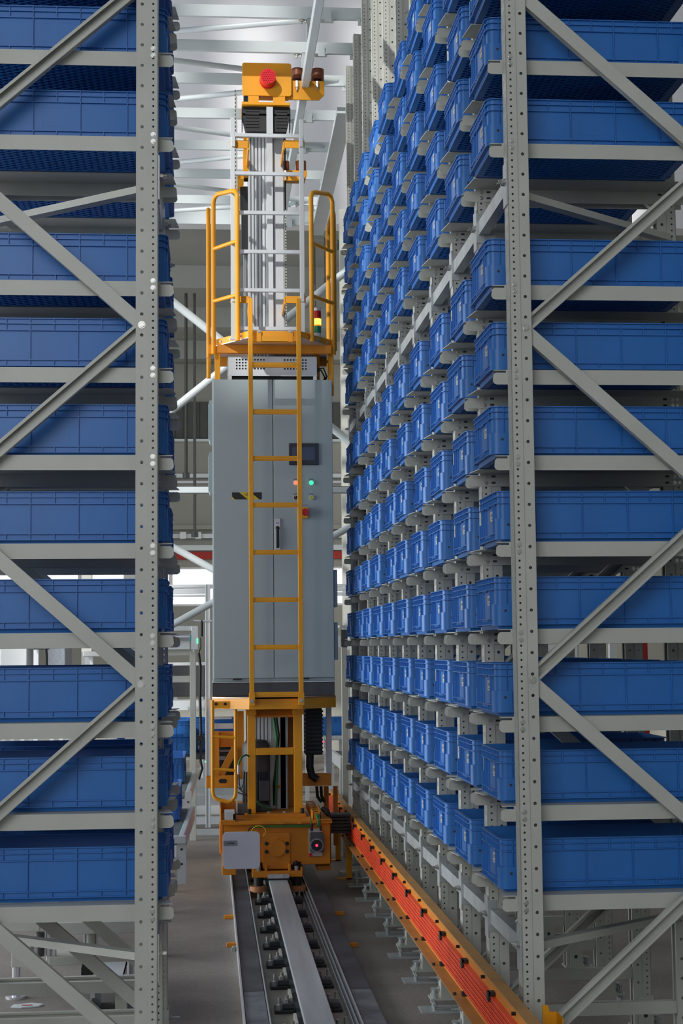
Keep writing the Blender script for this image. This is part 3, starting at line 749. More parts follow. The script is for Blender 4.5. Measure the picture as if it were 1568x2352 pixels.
# inner tall orange posts and rear plate
for px0, px1, yy in ((643, 657, LY+.3), (657, 676, LY+.45)):
    a, b = at(px0, 1750, yy).x, at(px1, 1750, yy).x; mb = MB(); mb.box(a, b, yy, yy+.05, zb, zt); C('inner_post', mb, ['orange'], .003)
mb = MB(); pbox(mb, 626, 1804, 645, 1811, LY+.26, .03); C('inner_bracket', mb, ['orange'], .002)
# hoist motor
mx = (at(556, 1760, LY+.2).x+at(620, 1760, LY+.2).x)/2; mr = (at(620, 1760, LY+.2).x-at(556, 1760, LY+.2).x)/2; my = LY+.2
zc = at(588, 1699, my).z; zm = at(588, 1771, my).z
mb = MB(); prof = [(mr, zm), (mr, zc-.06), (mr*.93, zc-.025), (mr*.75, zc-.005), (mr*.5, zc), (0.001, zc)]
n = 32; vs = []; 
for r, z in prof: vs += [(mx+r*math.cos(2*math.pi*k/n), my+r*math.sin(2*math.pi*k/n), z) for k in range(n)]
mb.add(vs, [(i*n+k, i*n+(k+1) % n, (i+1)*n+(k+1) % n, (i+1)*n+k) for i in range(len(prof)-1) for k in range(n)], True)
mot = C('hoist_motor', mb, ['dark'])
mb = MB(); mb.cyl((mx, my, zb+.03), (mx, my, zm), mr*.86, 32)
for k in range(28):
    t = 2*math.pi*k/28; mb.bar((mx+mr*.9*math.cos(t), my+mr*.9*math.sin(t), zb+.06), (mx+mr*.9*math.cos(t), my+mr*.9*math.sin(t), zm), .006, mr*.16, side=(-math.sin(t), math.cos(t), 0))
C('finned_body', mb, ['dark'], 0, mot)
mb = MB(); mb.box(mx+.02, mx+.09, my-mr-.03, my-mr*.8, zm-.2, zm-.06); C('terminal_box', mb, ['dark'], .004, mot)
mb = MB(); mb.box(mx-mr, mx+mr, my-.08, my+.08, zb, zb+.05); C('motor_foot', mb, ['dark'], .01, mot)
mb = MB(); a = at(570, 1738, LY-.01); mb.tube([at(572, 1737, LY-.01), at(565, 1734, LY-.02), at(556, 1738, LY-.03), at(549, 1750, LY-.03), at(547, 1760, LY-.03)], .007, 10); C('green_cable', mb, ['green'])
mb = MB(); mb.cyl(at(548, 1757, LY-.03), at(548, 1778, LY-.03), .012, 14); C('cable_gland', mb, ['stain'])
mb = MB(); mb.tube([at(548, 1778, LY-.03), at(549, 1800, LY-.03), at(553, 1815, LY-.02), at(558, 1800, LY-.01), at(560, 1770, LY)], .005, 8); mb.tube([at(546, 1808, LY-.03), at(556, 1818, LY-.03), at(568, 1828, LY-.01)], .004, 8); mb.tube([at(546, 1820, LY-.03), at(556, 1824, LY-.03), at(568, 1830, LY-.01)], .004, 8); C('grey_hose', mb, ['dark'])
mb = MB(); mb.tube([at(590, 1841, LY-.01), at(600, 1850, LY), at(612, 1856, LY+.05), at(625, 1857, LY+.1)], .007, 8); C('green_cable', mb, ['green'])
mb = MB(); mb.tube([at(628, 1646, LY+.2), at(633, 1680, LY+.2), at(637, 1715, LY+.2), at(636, 1760, LY+.2), at(632, 1850, LY+.2)], .010, 8); C('green_cable', mb, ['green'])
mb = MB(); mb.tube([at(634, 1646, LY+.22), at(640, 1690, LY+.22), at(634, 1760, LY+.22), at(629, 1800, LY+.22), at(630, 1850, LY+.22)], .009, 8); C('black_hose', mb, ['black'])
# left deck odds and ends
mb = MB(); a = at(522, 1875, SY+.1); mb.box(a.x-.02, a.x+.05, SY+.0, SY+.18, BZ1+.03, BZ1+.085); C('aluminium_block', mb, ['alu'], .003)
mb = MB(); a = at(534, 1872, SY+.1); mb.box(a.x, a.x+.022, SY-.0, SY+.15, BZ1+.03, BZ1+.075); C('terminal_block', mb, ['black'], .003)
mb = MB(); a = at(552, 1856, SY+.35); mb.box(a.x-.03, a.x+.06, SY+.3, SY+.45, BZ1+.03, BZ1+.10); C('gearbox', mb, ['dark'], .01)
# cable duct at right with green wires
mb = MB(); a = at(727, 1862, SY+.05)
mb.box(a.x-.03, a.x+.025, SY-.0, SY+.01, BZ1+.02, BZ1+.075); mb.box(a.x-.03, a.x-.022, SY, SY+.8, BZ1+.02, BZ1+.075); mb.box(a.x+.017, a.x+.025, SY, SY+.8, BZ1+.02, BZ1+.075)
for k in range(7): mb.box(a.x-.03, a.x+.025, SY+.1+k*.11, SY+.13+k*.11, BZ1+.069, BZ1+.075)
C('cable_duct', mb, ['orange'], .002)
mb = MB()
for k in range(3): mb.tube([(a.x-.01+.008*k, SY+.02, BZ1+.07), (a.x-.004+.008*k, SY-.02, BZ1+.05), (a.x+.004+.006*k, SY-.045, BZ1+.01), (a.x-.005+.008*k, SY-.04, BZ1-.02)], .004, 8)
C('green_cable', mb, ['green'])
mb = MB(); a = at(748, 1862, SY)
mb.box(a.x-.06, BX1+.0, SY-.05, SY+.28, BZ1+.022, BZ1+.027); C('deck_plate', mb, ['orange'], .002)
# collector arm reaching the conductor rail
mb = MB(); a = at(745, 1858, SY+.1)
mb.tube([at(742, 1858, SY+.25), at(750, 1862, SY+.2), at(755, 1872, SY+.15), at(765, 1878, SY+.12)], .018, 10)
for k in range(6):
    zz = at(765, 1872+k*8, SY+.1).z; mb.box(at(762, 1880, SY+.1).x-.01, XC-.02, SY+.06+.01*k, SY+.2, zz-.008, zz+.008)
C('current_collector', mb, ['black'])
# lower work platform
PZ0, PZ1 = at(632, 1629, SY).z, at(632, 1601, SY).z
xl, xr = at(572, 1615, SY).x, at(696, 1615, SY).x; xL, xR = at(487, 1612, SY+.22).x, at(771, 1612, SY+.22).x
def ring(y0, dy, xl, xr, xL, xR, yb): return [(xl, y0), (xr, y0), (xR, y0+dy), (xR, yb), (xL, yb), (xL, y0+dy)]
def platform(name, pts, z0, z1, t, mats):
    n_ = len(pts); m_ = MB()
    for i in range(n_):
        p, q = Vector((*pts[i], 0)), Vector((*pts[(i+1) % n_], 0)); d = (q-p).normalized(); nn = Vector((-d.y, d.x, 0))
        m_.prism([(p.x, p.y, z0), (q.x, q.y, z0), (q.x, q.y, z1), (p.x, p.y, z1)], nn*t)
    return m_
pts = ring(SY, .22, xl, xr, xL, xR, SY+1.05)
mb = platform('', pts, PZ0, PZ1, .006, None); lp = C('lower_platform', mb, ['yellow'], .001)
mb = MB(); mb.prism([(x, y, PZ1-.012) for x, y in pts], (0, 0, .010)); C('deck_sheet', mb, ['stain'], 0, lp)
# service cabinet (its own thing, stands on the platform)
CYF = SY+.26
x0, x1, z0, z1 = rect_px(490, 872, 765, 1557, CYF)
cabt = empty('control_cabinet', ((x0+x1)/2, CYF+.22, PZ1), 'tall grey two-door control cabinet standing on the lower yellow platform', 'cabinet')
CD_ = .27; zp = at(628, 1565, CYF).z; xs = at(628, 1200, CYF).x
mb = MB(); mb.box(x0-.006, x1+.002, CYF+.022, CYF+CD_, zp, z1-.004); body = mb.obj('cabinet_body', ['cab'], cabt, .004)
mb = MB(); mb.box(x0, xs-.0022, CYF, CYF+.02, z0, z1); dl = mb.obj('left_door', ['cab'], cabt, .003)
mb = MB(); mb.box(xs+.0022, x1, CYF, CYF+.02, z0, z1); dr = mb.obj('right_door', ['cab'], cabt, .003)
mb = MB(); mb.box(x0-.012, x1+.003, CYF-.004, CYF+CD_, at(628, 1566, CYF).z-.004, zp); mb.obj('base_trim', ['alu'], cabt, .002)
mb = MB(); mb.box(x0-.01, x1+.001, CYF+.004, CYF+CD_, PZ1+.001, at(628, 1566, CYF).z-.004); mb.obj('plinth', ['plinth'], cabt, .003)
mb = MB()
for px in (545, 700): q = at(px, 1559, CYF); mb.box(q.x-.03, q.x+.03, CYF+.002, CYF+.02, z0-.012, z0-.004)
mb.obj('hinge_pin', ['black'], cabt)
# operator screen, lamps, buttons
mb = MB(); pplate(mb, 663.5, 1018, 731.5, 1068, CYF-.012, .012, .006); sc = mb.obj('screen_bezel', ['bezel'], dr, .002)
sc.name = 'touch_panel'
mb = MB(); pbox(mb, 671, 1027, 723, 1057, CYF-.0128, .001); mb.obj('screen', ['screen'], sc) if False else None
scr = MB(); pbox(scr, 671, 1027, 723, 1057, CYF-.0128, .001); me_ = scr.mesh('display', ['screen']); so = put('display', me_, dr)
def ctrl(px, py, name, mt, r=.0155, tagl=True):
    q = at(px, py, CYF); m_ = MB(); m_.cyl((q.x, CYF-.004, q.z), (q.x, CYF, q.z), r*1.2, 24); m_.m(1).cyl((q.x, CYF-.012, q.z), (q.x, CYF-.003, q.z), r*.92, 24)
    m_.obj(name, ['stain', mt], dr, .001)
    if tagl:
        m_ = MB(); m_.box(q.x-.018, q.x+.018, CYF-.001, CYF, q.z+.022, q.z+.030); m_.m(1)
        for k in range(4): m_.box(q.x-.015+.008*k, q.x-.0105+.008*k, CYF-.0014, CYF-.0008, q.z+.0235, q.z+.0285)
        m_.obj('name_tag', ['glabel', 'ink'], dr)
ctrl(679, 1109, 'red_lamp', 'lred'); ctrl(714.7, 1109, 'green_lamp', 'lgreen'); ctrl(679, 1143, 'selector_switch', 'black'); ctrl(714.7, 1143, 'push_button', 'byel')
q = at(679, 1143, CYF); mb = MB(); mb.bar((q.x-.008, CYF-.016, q.z+.009), (q.x+.006, CYF-.016, q.z-.006), .006, .006); mb.m(1).bar((q.x-.007, CYF-.0195, q.z+.008), (q.x+.0, CYF-.0195, q.z), .002, .001); mb.obj('switch_lever', ['black', 'label'], dr)
mb = MB(); pplate(mb, 686, 1165, 708.5, 1190, CYF-.03, .03, .012); es = mb.obj('emergency_stop', ['yellow'], dr, .003)
q = at(700, 1177.5, CYF); mb = MB(); mb.cyl((q.x, CYF-.05, q.z), (q.x, CYF-.03, q.z), .026, 28); put('stop_button', mb.mesh('stop_button', ['estop']), dr)
mb = MB(); q = at(700, 1160, CYF); mb.box(q.x-.018, q.x+.018, CYF-.001, CYF, q.z-.004, q.z+.004); mb.obj('name_tag', ['glabel'], dr)
# handle with blue letters
mb = MB(); pplate(mb, 631, 1191, 643.5, 1262.5, CYF-.010, .010, .003); hd = mb.obj('door_handle', ['stain'], dr, .001)
mb = MB(); q0, q1 = at(637, 1212, CYF), at(637, 1259, CYF); mb.box(q0.x-.012, q0.x+.012, CYF-.026, CYF-.010, q1.z, q0.z); mb.cyl((q0.x, CYF-.022, q0.z-.004), (q0.x, CYF-.010, q0.z-.004), .015, 16); put('handle_grip', mb.mesh('handle_grip', ['black']), dr).modifiers.new('b', 'BEVEL').width = .004
tm = text_mesh('AK', .019); tm.materials.clear(); tm.materials.append(M['bluegear']); q = at(637, 1202, CYF); tm.transform(Matrix.Translation((q.x, CYF-.0105, q.z))); put('handle_letters', tm, dr)
# hazard sticker
hx0, hx1, hz0, hz1 = rect_px(532.6, 1131, 601, 1147, CYF); hx1 = at(601, 1139, CYF).x; mb = MB(); yf = CYF-.0012
def quad(m_, P, i): m_.m(i).prism([(x, yf, z) for x, z in P], (0, .001, 0))
W_ = hx1-hx0; fx = lambda t: hx0+W_*t
quad(mb, [(fx(0), hz0), (fx(.10), hz0), (fx(.0), hz1-.03)], 1)
quad(mb, [(fx(.10), hz0), (fx(.52), hz0), (fx(.24), hz1), (fx(0), hz1), (fx(0), hz1-.03)], 0)
quad(mb, [(fx(.52), hz0), (fx(.92), hz0), (fx(.62), hz1), (fx(.24), hz1)], 1)
quad(mb, [(fx(.92), hz0), (fx(1), hz0), (fx(1), hz1), (fx(.62), hz1)], 0)
put('hazard_sticker', mb.mesh('hazard_sticker', ['hblack', 'hyellow']), dl)
tm = text_mesh('12', .026); tm.materials.clear(); tm.materials.append(M['ink']); q = at(565, 1136, CYF); tm.transform(Matrix.Translation((q.x, CYF-.0018, q.z))); put('handwritten_mark', tm, dl)
# side cooling units
for py0, py1 in ((925, 1020), (1043, 1137)):
    a = at(479.5, (py0+py1)/2, CYF+.16); za, zb_ = at(484, py1, CYF+.16).z, at(484, py0, CYF+.16).z
    mb = MB(); mb.prism([(x0-.006, CYF+.04, za), (x0-.006, CYF+.04, zb_), (a.x+.008, CYF+.04, zb_), (a.x, CYF+.04, zb_-.02), (a.x, CYF+.04, za+.02), (a.x+.008, CYF+.04, za)], (0, .2, 0))
    nl = 18
    for k in range(nl): z = za+.03+(zb_-za-.06)*k/(nl-1); mb.box(a.x-.004, a.x, CYF+.05, CYF+.22, z-.004, z+.001)
    mb.obj('cooling_unit', ['cab'], cabt, .002)
for py0, py1 in ((1310, 1395), (1430, 1515)):
    za, zb_ = at(766, py1, CYF+.16).z, at(766, py0, CYF+.16).z; mb = MB(); mb.box(x1+.002, x1+.03, CYF+.04, CYF+.24, za, zb_); mb.obj('cooling_unit', ['cab'], cabt, .006)
# fan box on the cabinet
FY = CYF+.03
fx0, fx1, fz0, fz1 = rect_px(523, 818, 728, 864, FY)
fb = empty('resistor_box', ((fx0+fx1)/2, FY+.15, z1), 'low perforated metal box on top of the grey cabinet', 'box')
mb = MB()
# front with square holes in three groups
nx, nz = 8, 4
sq = at(545.6, 840, FY).x-at(538.8, 840, FY).x
gx = [at(543.5+i*6.9, 840, FY).x for i in range(0, 4)]+[at(585.4+i*6.9, 840, FY).x for i in range(-1, 4)]+[at(653.8+i*6.9, 840, FY).x for i in range(0, 8)]
gz = [at(600, 826.5+i*6.8, FY).z for i in range(4)]
hs = .0055
xsrt = sorted(gx); cuts = [fx0]
for g in xsrt: cuts += [g-hs, g+hs]
cuts.append(fx1)
zs_ = sorted(gz); zc_ = [fz0]
for g in zs_: zc_ += [g-hs, g+hs]
zc_.append(fz1)
for i in range(len(cuts)-1):
    for j in range(len(zc_)-1):
        if i % 2 == 1 and j % 2 == 1: continue
        mb.box(cuts[i], cuts[i+1], FY, FY+.002, zc_[j], zc_[j+1])
mb.box(fx0, fx0+.002, FY, FY+.22, fz0, fz1); mb.box(fx1-.002, fx1, FY, FY+.22, fz0, fz1); mb.box(fx0, fx1, FY+.218, FY+.22, fz0, fz1); mb.box(fx0, fx1, FY, FY+.22, fz1-.002, fz1)
mb.box(fx0, fx1, FY-.003, FY, fz0, fz0+.012)
mb.obj('perforated_cover', ['alu'], fb)
mb = MB(); mb.box(fx0+.02, fx1-.02, FY+.03, FY+.19, z1+.0, fz0+.09); mb.obj('inner_core', ['black'], fb)
mb = MB()
for x in (fx0+.003, fx1-.028): mb.box(x, x+.025, FY, FY+.22, z1, fz0)
mb.obj('mounting_foot', ['alu'], fb)
mb = MB(); mb.tube([(fx1-.02, FY+.05, fz0+.04), (fx1+.03, FY+.03, fz0+.05), (fx1+.06, FY+.05, fz0-.0), (fx1+.05, FY+.08, z1+.01)], .006, 8); mb.tube([(fx1-.02, FY+.07, fz0+.06), (fx1+.05, FY+.05, fz0+.07), (fx1+.075, FY+.07, fz0+.01), (fx1+.06, FY+.1, z1+.01)], .006, 8); mb.obj('cable', ['black'], fb)
# upper platform
UZ0, UZ1 = at(632, 786, SY).z, at(632, 757, SY).z
ul, ur = at(571, 770, SY).x, at(692, 770, SY).x; uL, uR = at(496, 793, SY+.32).x, at(763, 793, SY+.32).x
pts = ring(SY, .32, ul, ur, uL, uR, SY+1.15)
mb = platform('', pts, UZ0+.035, UZ1-.01, .006, None); up_ = C('upper_platform', mb, ['yellow'], .001)
mb = MB(); mb.prism([(x, y, UZ0+.03) for x, y in pts], (0, 0, .006)); mb.m(1)
mb.box(ul, ur, SY+.002, SY+.05, UZ0-.0, UZ0+.03)
C('deck_underside', mb, ['stain', 'yellow'], 0, up_)
mb = MB()
for y in (SY+.25, SY+.75):
    mb = MB(); mb.box(uL+.01, uR-.01, y, y+.05, UZ0-.03, UZ0+.03); C('deck_joist', mb, ['orange'], .002, up_)
mb = MB(); mb.box(ul+.03, ur-.03, SY-.012, SY-.001, UZ0+.005, UZ0+.045); C('front_rail_bar', mb, ['yellow'], .002, up_)
for px in (594.5, 666.5):
    q = at(px, 762, SY); mb = MB(); mb.box(q.x-.016, q.x+.016, SY-.02, SY-.012, UZ0+.0, UZ1-.01); mb.m(1).hexbolt((q.x, SY-.02, q.z), (0,-1,0), .010, .007); C('hanging_lug', mb, ['yellow', 'zinc'], 0, up_)
for (xa, ya, xb, yb2) in ((ul, SY, uL, SY+.32), (ur, SY, uR, SY+.32)):
    for t in (.22, .55, .85):
        x, y = xa+(xb-xa)*t, ya+(yb2-ya)*t; nn = Vector((yb2-ya, -(xb-xa), 0)).normalized()
        if nn.y > 0: nn = -nn
        mb = MB(); mb.hexbolt(Vector((x, y, (UZ0+UZ1)/2+.01)), nn, .008, .007); C('edge_bolt', mb, ['zinc'], 0, up_)
# struts holding the upper platform
for x, y in ((uL+.01, SY+.34), (uR-.01, SY+.34), (uR-.1, SY+.5)):
    mb = MB(); mb.box(x-.02, x+.02, y, y+.04, z1-.1, UZ0+.03); C('platform_strut', mb, ['yellow'], .003)
# hand rails
def hoop(name, pA, pB, zbot, ztopA, ztopB, mids, r=.0165):
    A, B = Vector(pA), Vector(pB); path = [Vector((A.x, A.y, zbot)), Vector((A.x, A.y, ztopA-.09))]
    d = (B-A)
    path += [Vector((A.x, A.y, ztopA-.05)), A+d*.06+Vector((0,0,ztopA-.015)), A+d*.2+Vector((0,0,ztopA))]
    path += [A+d*.8+Vector((0,0,ztopB)), A+d*.94+Vector((0,0,ztopB-.015)), Vector((B.x, B.y, ztopB-.05)), Vector((B.x, B.y, ztopB-.09)), Vector((B.x, B.y, zbot-.05))]
    for p in path[3:7]: pass
    m_ = MB(); m_.tube(path, r, 14); o = C(name, m_, ['yellow'])
    for za, zb2 in mids:
        m2 = MB(); m2.tube([Vector((A.x, A.y, za)), Vector((B.x, B.y, zb2))], r*.85, 12); C('mid_rail', m2, ['yellow'], 0, o)
    return o
YA, YBk = SY+.06, SY+.30
A = at(545, 600, YA); B = at(490, 600, YBk); A.z = B.z = 0
hoop('handrail', A, B, UZ0+.02, at(545, 434, YA).z, at(492, 450, YBk).z, [(at(545, 553, YA).z, at(490, 572, YBk).z), (at(545, 677, YA).z, at(490, 692, YBk).z)])
A = at(715, 600, YA); B = at(764, 600, YBk); A.z = B.z = 0
hoop('handrail', A, B, UZ0+.02, at(715, 437, YA).z, at(764, 450, YBk).z, [(at(717, 557, YA).z, at(764, 579, YBk).z), (at(717, 679, YA).z, at(764, 697, YBk).z)])
A = at(478.5, 650, SY+.42); B = at(478.5, 650, SY+1.0); A.z = B.z = 0; B.x = A.x
hoop('side_handrail', A, B, at(478, 822, SY+.42).z, at(478, 474, SY+.42).z, at(478, 474, SY+.42).z, [])
A = at(767, 650, SY+.42); B = at(767, 650, SY+1.0); A.z = B.z = 0; B.x = A.x
hoop('side_handrail', A, B, at(768, 806, SY+.42).z, at(768, 480, SY+.42).z, at(768, 480, SY+.42).z, [])
mb = MB(); q = at(484, 800, SY+.38); mb.box(q.x-.02, q.x+.03, SY+.38, SY+.42, q.z-.04, q.z+.03); C('rail_clip', mb, ['yellow'], .003)
# signal beacon
q = at(728, 768, SY+.22); bx, by = q.x, SY+.22
def zz(py): return at(728, py, SY+.22).z
bc = MB(); bc.cyl((bx, by, zz(776)), (bx, by, zz(766)), .029, 24); bc = C('signal_beacon', bc, ['white'])
for nm, ya, yb2, mt in (('green_section', 766, 750, 'bgreen'), ('amber_ring', 750, 747, 'bamber'), ('yellow_section', 747, 733, 'byl'), ('red_section', 732.5, 715, 'bred'), ('white_cap', 715, 708.5, 'white')):
    m_ = MB(); m_.cyl((bx, by, zz(ya)), (bx, by, zz(yb2)), .0295, 28); C(nm, m_, [mt], .001, bc)
# front ladder
LYD = SY-.06
lx = [at(576, 1100, LYD).x, at(688, 1100, LYD).x]; lz0, lz1 = at(632, 1620, LYD).z, at(632, 686, LYD).z
for i, x in enumerate((at(576.5, 1150, LYD).x, at(688.5, 1150, LYD).x)):
    mb = MB(); mb.box(x-.0155, x+.0155, LYD-.02, LYD+.02, lz0, lz1); C('ladder_rail', mb, ['yellow'], .002)
    mb = MB(); mb.box(x-.019, x+.019, LYD-.026, LYD+.055, lz0, lz0+.085); mb.m(1).hexbolt((x, LYD-.026, lz0+.03), (0,-1,0), .010, .007); C('ladder_foot', mb, ['yellow', 'zinc'])
    lx[i] = x
for py in (838.7, 946, 1053, 1160, 1268.5, 1377.5, 1486.5, 1595):
    z = at(632, py, LYD).z; mb = MB(); h = .0165
    mb.box(lx[0]+.0155, lx[1]-.0155, LYD-.014, LYD+.014, z-h, z+h); mb.box(lx[0]+.03, lx[1]-.03, LYD-.017, LYD-.014, z-.008, z+.006); C('ladder_rung', mb, ['yellow'], .003)
# lower left access ladder (tube hoop with two rungs)
HY = SY+.12
zt_ = at(511, 1608, HY).z; zbm = at(511, 1838, HY).z; xa, xb = at(488, 1720, HY).x, at(541, 1720, HY).x
pth = [(xa, HY, zt_), (xa, HY, zbm+.07), (xa+.006, HY, zbm+.03), (xa+.03, HY, zbm+.006), (xa+.06, HY, zbm), (xb-.06, HY, zbm-.012), (xb-.03, HY, zbm-.006), (xb-.006, HY, zbm+.02), (xb, HY, zbm+.06), (xb, HY, zt_)]
mb = MB(); mb.tube(pth, .0125, 14); hp = C('step_hoop', mb, ['yellow'])
for py in (1693, 1768): z = at(511, py, HY).z; mb = MB(); mb.tube([(xa, HY, z+.006), (xb, HY, z-.006)], .011, 12); C('step_rung', mb, ['yellow'], 0, hp)
mb = MB(); pbox(mb, 490, 1611, 540, 1627, HY-.008, .01); mb.m(1)
for px in (496, 517, 537): q = at(px, 1617, HY-.008); mb.hexbolt((q.x, HY-.008, q.z), (0,-1,0), .008, .006)
C('mounting_plate', mb, ['yellow', 'black'], 0, hp)
# mast
MY = SY+.55; mx0, mx1 = at(570.5, 400, MY).x, at(652.5, 400, MY).x; mzt = at(611, 300, MY).z
mb = MB(); mb.box(mx0, mx1, MY+.02, MY+.30, zb, mzt)
w_ = mx1-mx0; f_ = lambda t: mx0+w_*t
segs = [(0, .05), (.085, .145), (.18, .245), (.28, .345), (.38, .445), (.475, .50), (.505, .555), (.70, .97), (.985, 1.0)]
for a, b in segs: mb.box(f_(a), f_(b), MY, MY+.02, zb, mzt)
C('mast', mb, ['alu'], .0015)
mb = MB(); zt2 = at(618, 246, MY-.04).z; a, b = at(612, 400, MY-.04).x, at(626.5, 400, MY-.04).x; mb.box(a, b, MY-.04, MY-.001, z1+.02, zt2); C('mast_guide_tube', mb, ['alu'], .003)
mb = MB(); a, b = at(559.5, 600, MY+.35).x, at(570, 600, MY+.35).x; mb.box(a-.0, b+.03, MY+.32, MY+.42, zb, at(565, 436, MY+.35).z); C('rear_profile', mb, ['alu'], .002)
mb = MB()
for px in (562, 566): a = at(px, 600, MY+.3).x; mb.box(a-.002, a+.002, MY+.315, MY+.32, zb, at(565, 440, MY+.35).z)
C('profile_slot', mb, ['dark'])
mb = MB(); a = at(560, 480, MY+.3).x; mb.box(a-.02, a+.035, MY+.2, MY+.32, at(560, 560, MY).z, at(560, 410, MY).z)
for k in range(16): z = at(560, 412+k*3.5, MY).z; mb.box(a-.03, a-.02, MY+.2, MY+.3, z-.008, z+.004)
C('cable_chain', mb, ['black'])
mb = MB(); a = at(653, 470, MY+.05).x; mb.box(a, a+.012, MY+.05, MY+.25, at(655, 480, MY).z, at(655, 300, MY).z); C('side_cover', mb, ['black'])
mb = MB(); a = at(655, 620, MY+.02).x
k = 0; z = at(655, 755, MY).z
while z < at(655, 480, MY).z: mb.box(a, a+.008, MY, MY+.03, z, z+.014); z += .022
C('chain', mb, ['belt'])
# machine head
HYD = SY+.38
mb = MB(); pplate(mb, 556, 144.5, 669, 220, HYD, .012, .018); C('head_plate', mb, ['yellow'], .002)
for a, b in ((570, 594), (627, 654.5)):
    mb = MB(); pbox(mb, a, 219, b, 238, HYD+.004, .012); C('head_web', mb, ['yellow'], .001)
hp_ = rect_px(555, 234, 666, 241, HYD); mb = MB(); mb.box(hp_[0], hp_[1], HYD, HYD+.3, hp_[2], hp_[3]); C('head_flange', mb, ['yellow'], .003)
mb = MB(); a, b, c_, d = rect_px(560, 225, 662, 233, HYD+.3); mb.box(a, b, HYD+.05, HYD+.28, c_, d); C('head_beam', mb, ['orange'])
q = at(614.5, 186, HYD)
mb = MB(); mb.cyl((q.x, HYD-.015, q.z), (q.x, HYD, q.z), .06, 36); mb.cyl((q.x, HYD-.10, q.z), (q.x, HYD-.015, q.z), .056, 36)
for i in range(-3, 4):
    for j in range(-3, 4):
        x, z = i*.016+(j % 2)*.008, j*.0145
        if x*x+z*z < .047**2: mb.cyl((q.x+x, HYD-.106, q.z+z), (q.x+x, HYD-.10, q.z+z), .0042, 8, .002)
C('rubber_buffer', mb, ['red'], .002)
mb = MB(); a, b, c_, d = rect_px(557, 243, 665, 303, HYD+.05); mb.box(a, b, HYD+.04, HYD+.165, at(610, 262, HYD+.05).z, d)
mb.prism([(a, HYD+.04, at(610, 262, HYD).z), (b, HYD+.04, at(610, 262, HYD).z), (at(658, 303, HYD).x, HYD+.04, c_), (at(566, 303, HYD).x, HYD+.04, c_)], (0, .125, 0))
for k in range(7): z = d-.02-k*.024; mb.box(a-.006, a, HYD+.05, HYD+.15, z-.008, z+.006); mb.box(b, b+.006, HYD+.05, HYD+.15, z-.008, z+.006); mb.box(a+.02, a+.12, HYD+.034, HYD+.04, z-.006, z+.004); mb.box(b-.1, b-.02, HYD+.034, HYD+.04, z-.006, z+.004)
C('head_cover', mb, ['black'])
mb = MB(); a, b = at(612, 270, HYD).x, at(627, 270, HYD).x; mb.box(a, b, HYD+.01, HYD+.034, at(620, 306, HYD).z, at(620, 244, HYD).z); C('centre_strip', mb, ['alu'], .002)
# pulleys and belt on the left of the head
def pulley(py, yy, nm):
    q = at(566, py, yy); r = .075; m_ = MB()
    m_.cyl((q.x-.02, yy+.08, q.z), (q.x+.012, yy+.08, q.z), r, 36)
    for k in range(30): t = 2*math.pi*k/30; m_.box(q.x-.02, q.x+.012, yy+.08+r*math.cos(t)-.004, yy+.08+r*math.cos(t)+.004, q.z+r*math.sin(t)-.004, q.z+r*math.sin(t)+.004)
    o = C(nm, m_, ['black']); m_ = MB(); m_.cyl((q.x+.0, yy+.06, q.z), (q.x+.04, yy+.06, q.z), r*.85, 32); C('pulley_rim', m_, ['bluegear'], .004, o)
pulley(216, HYD+.06, 'belt_pulley'); pulley(385, MY+.1, 'belt_pulley')
mb = MB(); BLT = HYD+.12; bxp = at(543, 300, BLT).x; zt3, zb3 = at(543, 208, BLT).z, UZ1
mb.box(bxp-.006, bxp+.006, BLT, BLT+.02, zb3, zt3); z = zb3
mb.m(1)
while z < zt3: mb.box(bxp-.011, bxp-.006, BLT-.002, BLT+.022, z, z+.012); z += .03
C('timing_belt', mb, ['belt', 'dark'])
mb = MB(); mb.box(at(543, 1700, SY+.3).x-.006, at(543, 1700, SY+.3).x+.006, SY+.3, SY+.32, zb, PZ0); C('timing_belt', mb, ['belt'])
# guide roller arms at the head (two levels)
def arm(x0_, y0_, x1_, y1_, rol, yy, chamf=True):
    a, b, c_, d = rect_px(x0_, y0_, x1_, y1_, yy); m_ = MB(); ch = .04 if chamf else .01
    m_.prism([(a, yy, c_), (b-ch, yy, c_), (b, yy, c_+ch), (b, yy, d), (a, yy, d)], (0, .012, 0)); m_.box(a, b, yy+.012, yy+.3, d-.012, d)
    o = C('roller_arm', m_, ['yellow'], .002)
    for rx0, rx1, ry0, ry1 in rol:
        ra, rb, rc, rd = rect_px(rx0, ry0, rx1, ry1, yy+.08); r = (rb-ra)/2; cx = (ra+rb)/2
        m_ = MB(); m_.cyl((cx, yy+.08+r*.3, rc), (cx, yy+.08+r*.3, rd), r, 32); C('guide_roller', m_, ['rubber'], .006, o)
        m_ = MB(); m_.cyl((cx, yy+.08+r*.3, d-.02), (cx, yy+.08+r*.3, rc), r*.6, 20); C('roller_axle', m_, ['black'], 0, o)
        m_ = MB(); m_.cyl((cx-.01, yy-.012, d-.055), (cx-.01, yy-.012, d-.01), .013, 6); m_.cyl((cx-.01, yy-.012, d-.08), (cx-.01, yy-.012, d-.01), .007, 8); C('adjusting_bolt', m_, ['zinc'], 0, o)
arm(655, 185, 744.5, 229.5, ((669, 697, 158, 183), (714, 744, 159, 183)), HYD+.03)
arm(651, 391, 705, 415, ((651, 664, 370, 391), (679, 703, 370, 391)), MY-.02)
mb = MB(); pbox(mb, 541, 403, 560, 411, MY+.0, .3); pbox(mb, 558, 345, 571, 404, MY-.0, .05); pbox(mb, 559, 306, 571, 345, MY+.1, .05); C('belt_frame', mb, ['yellow'], .002)
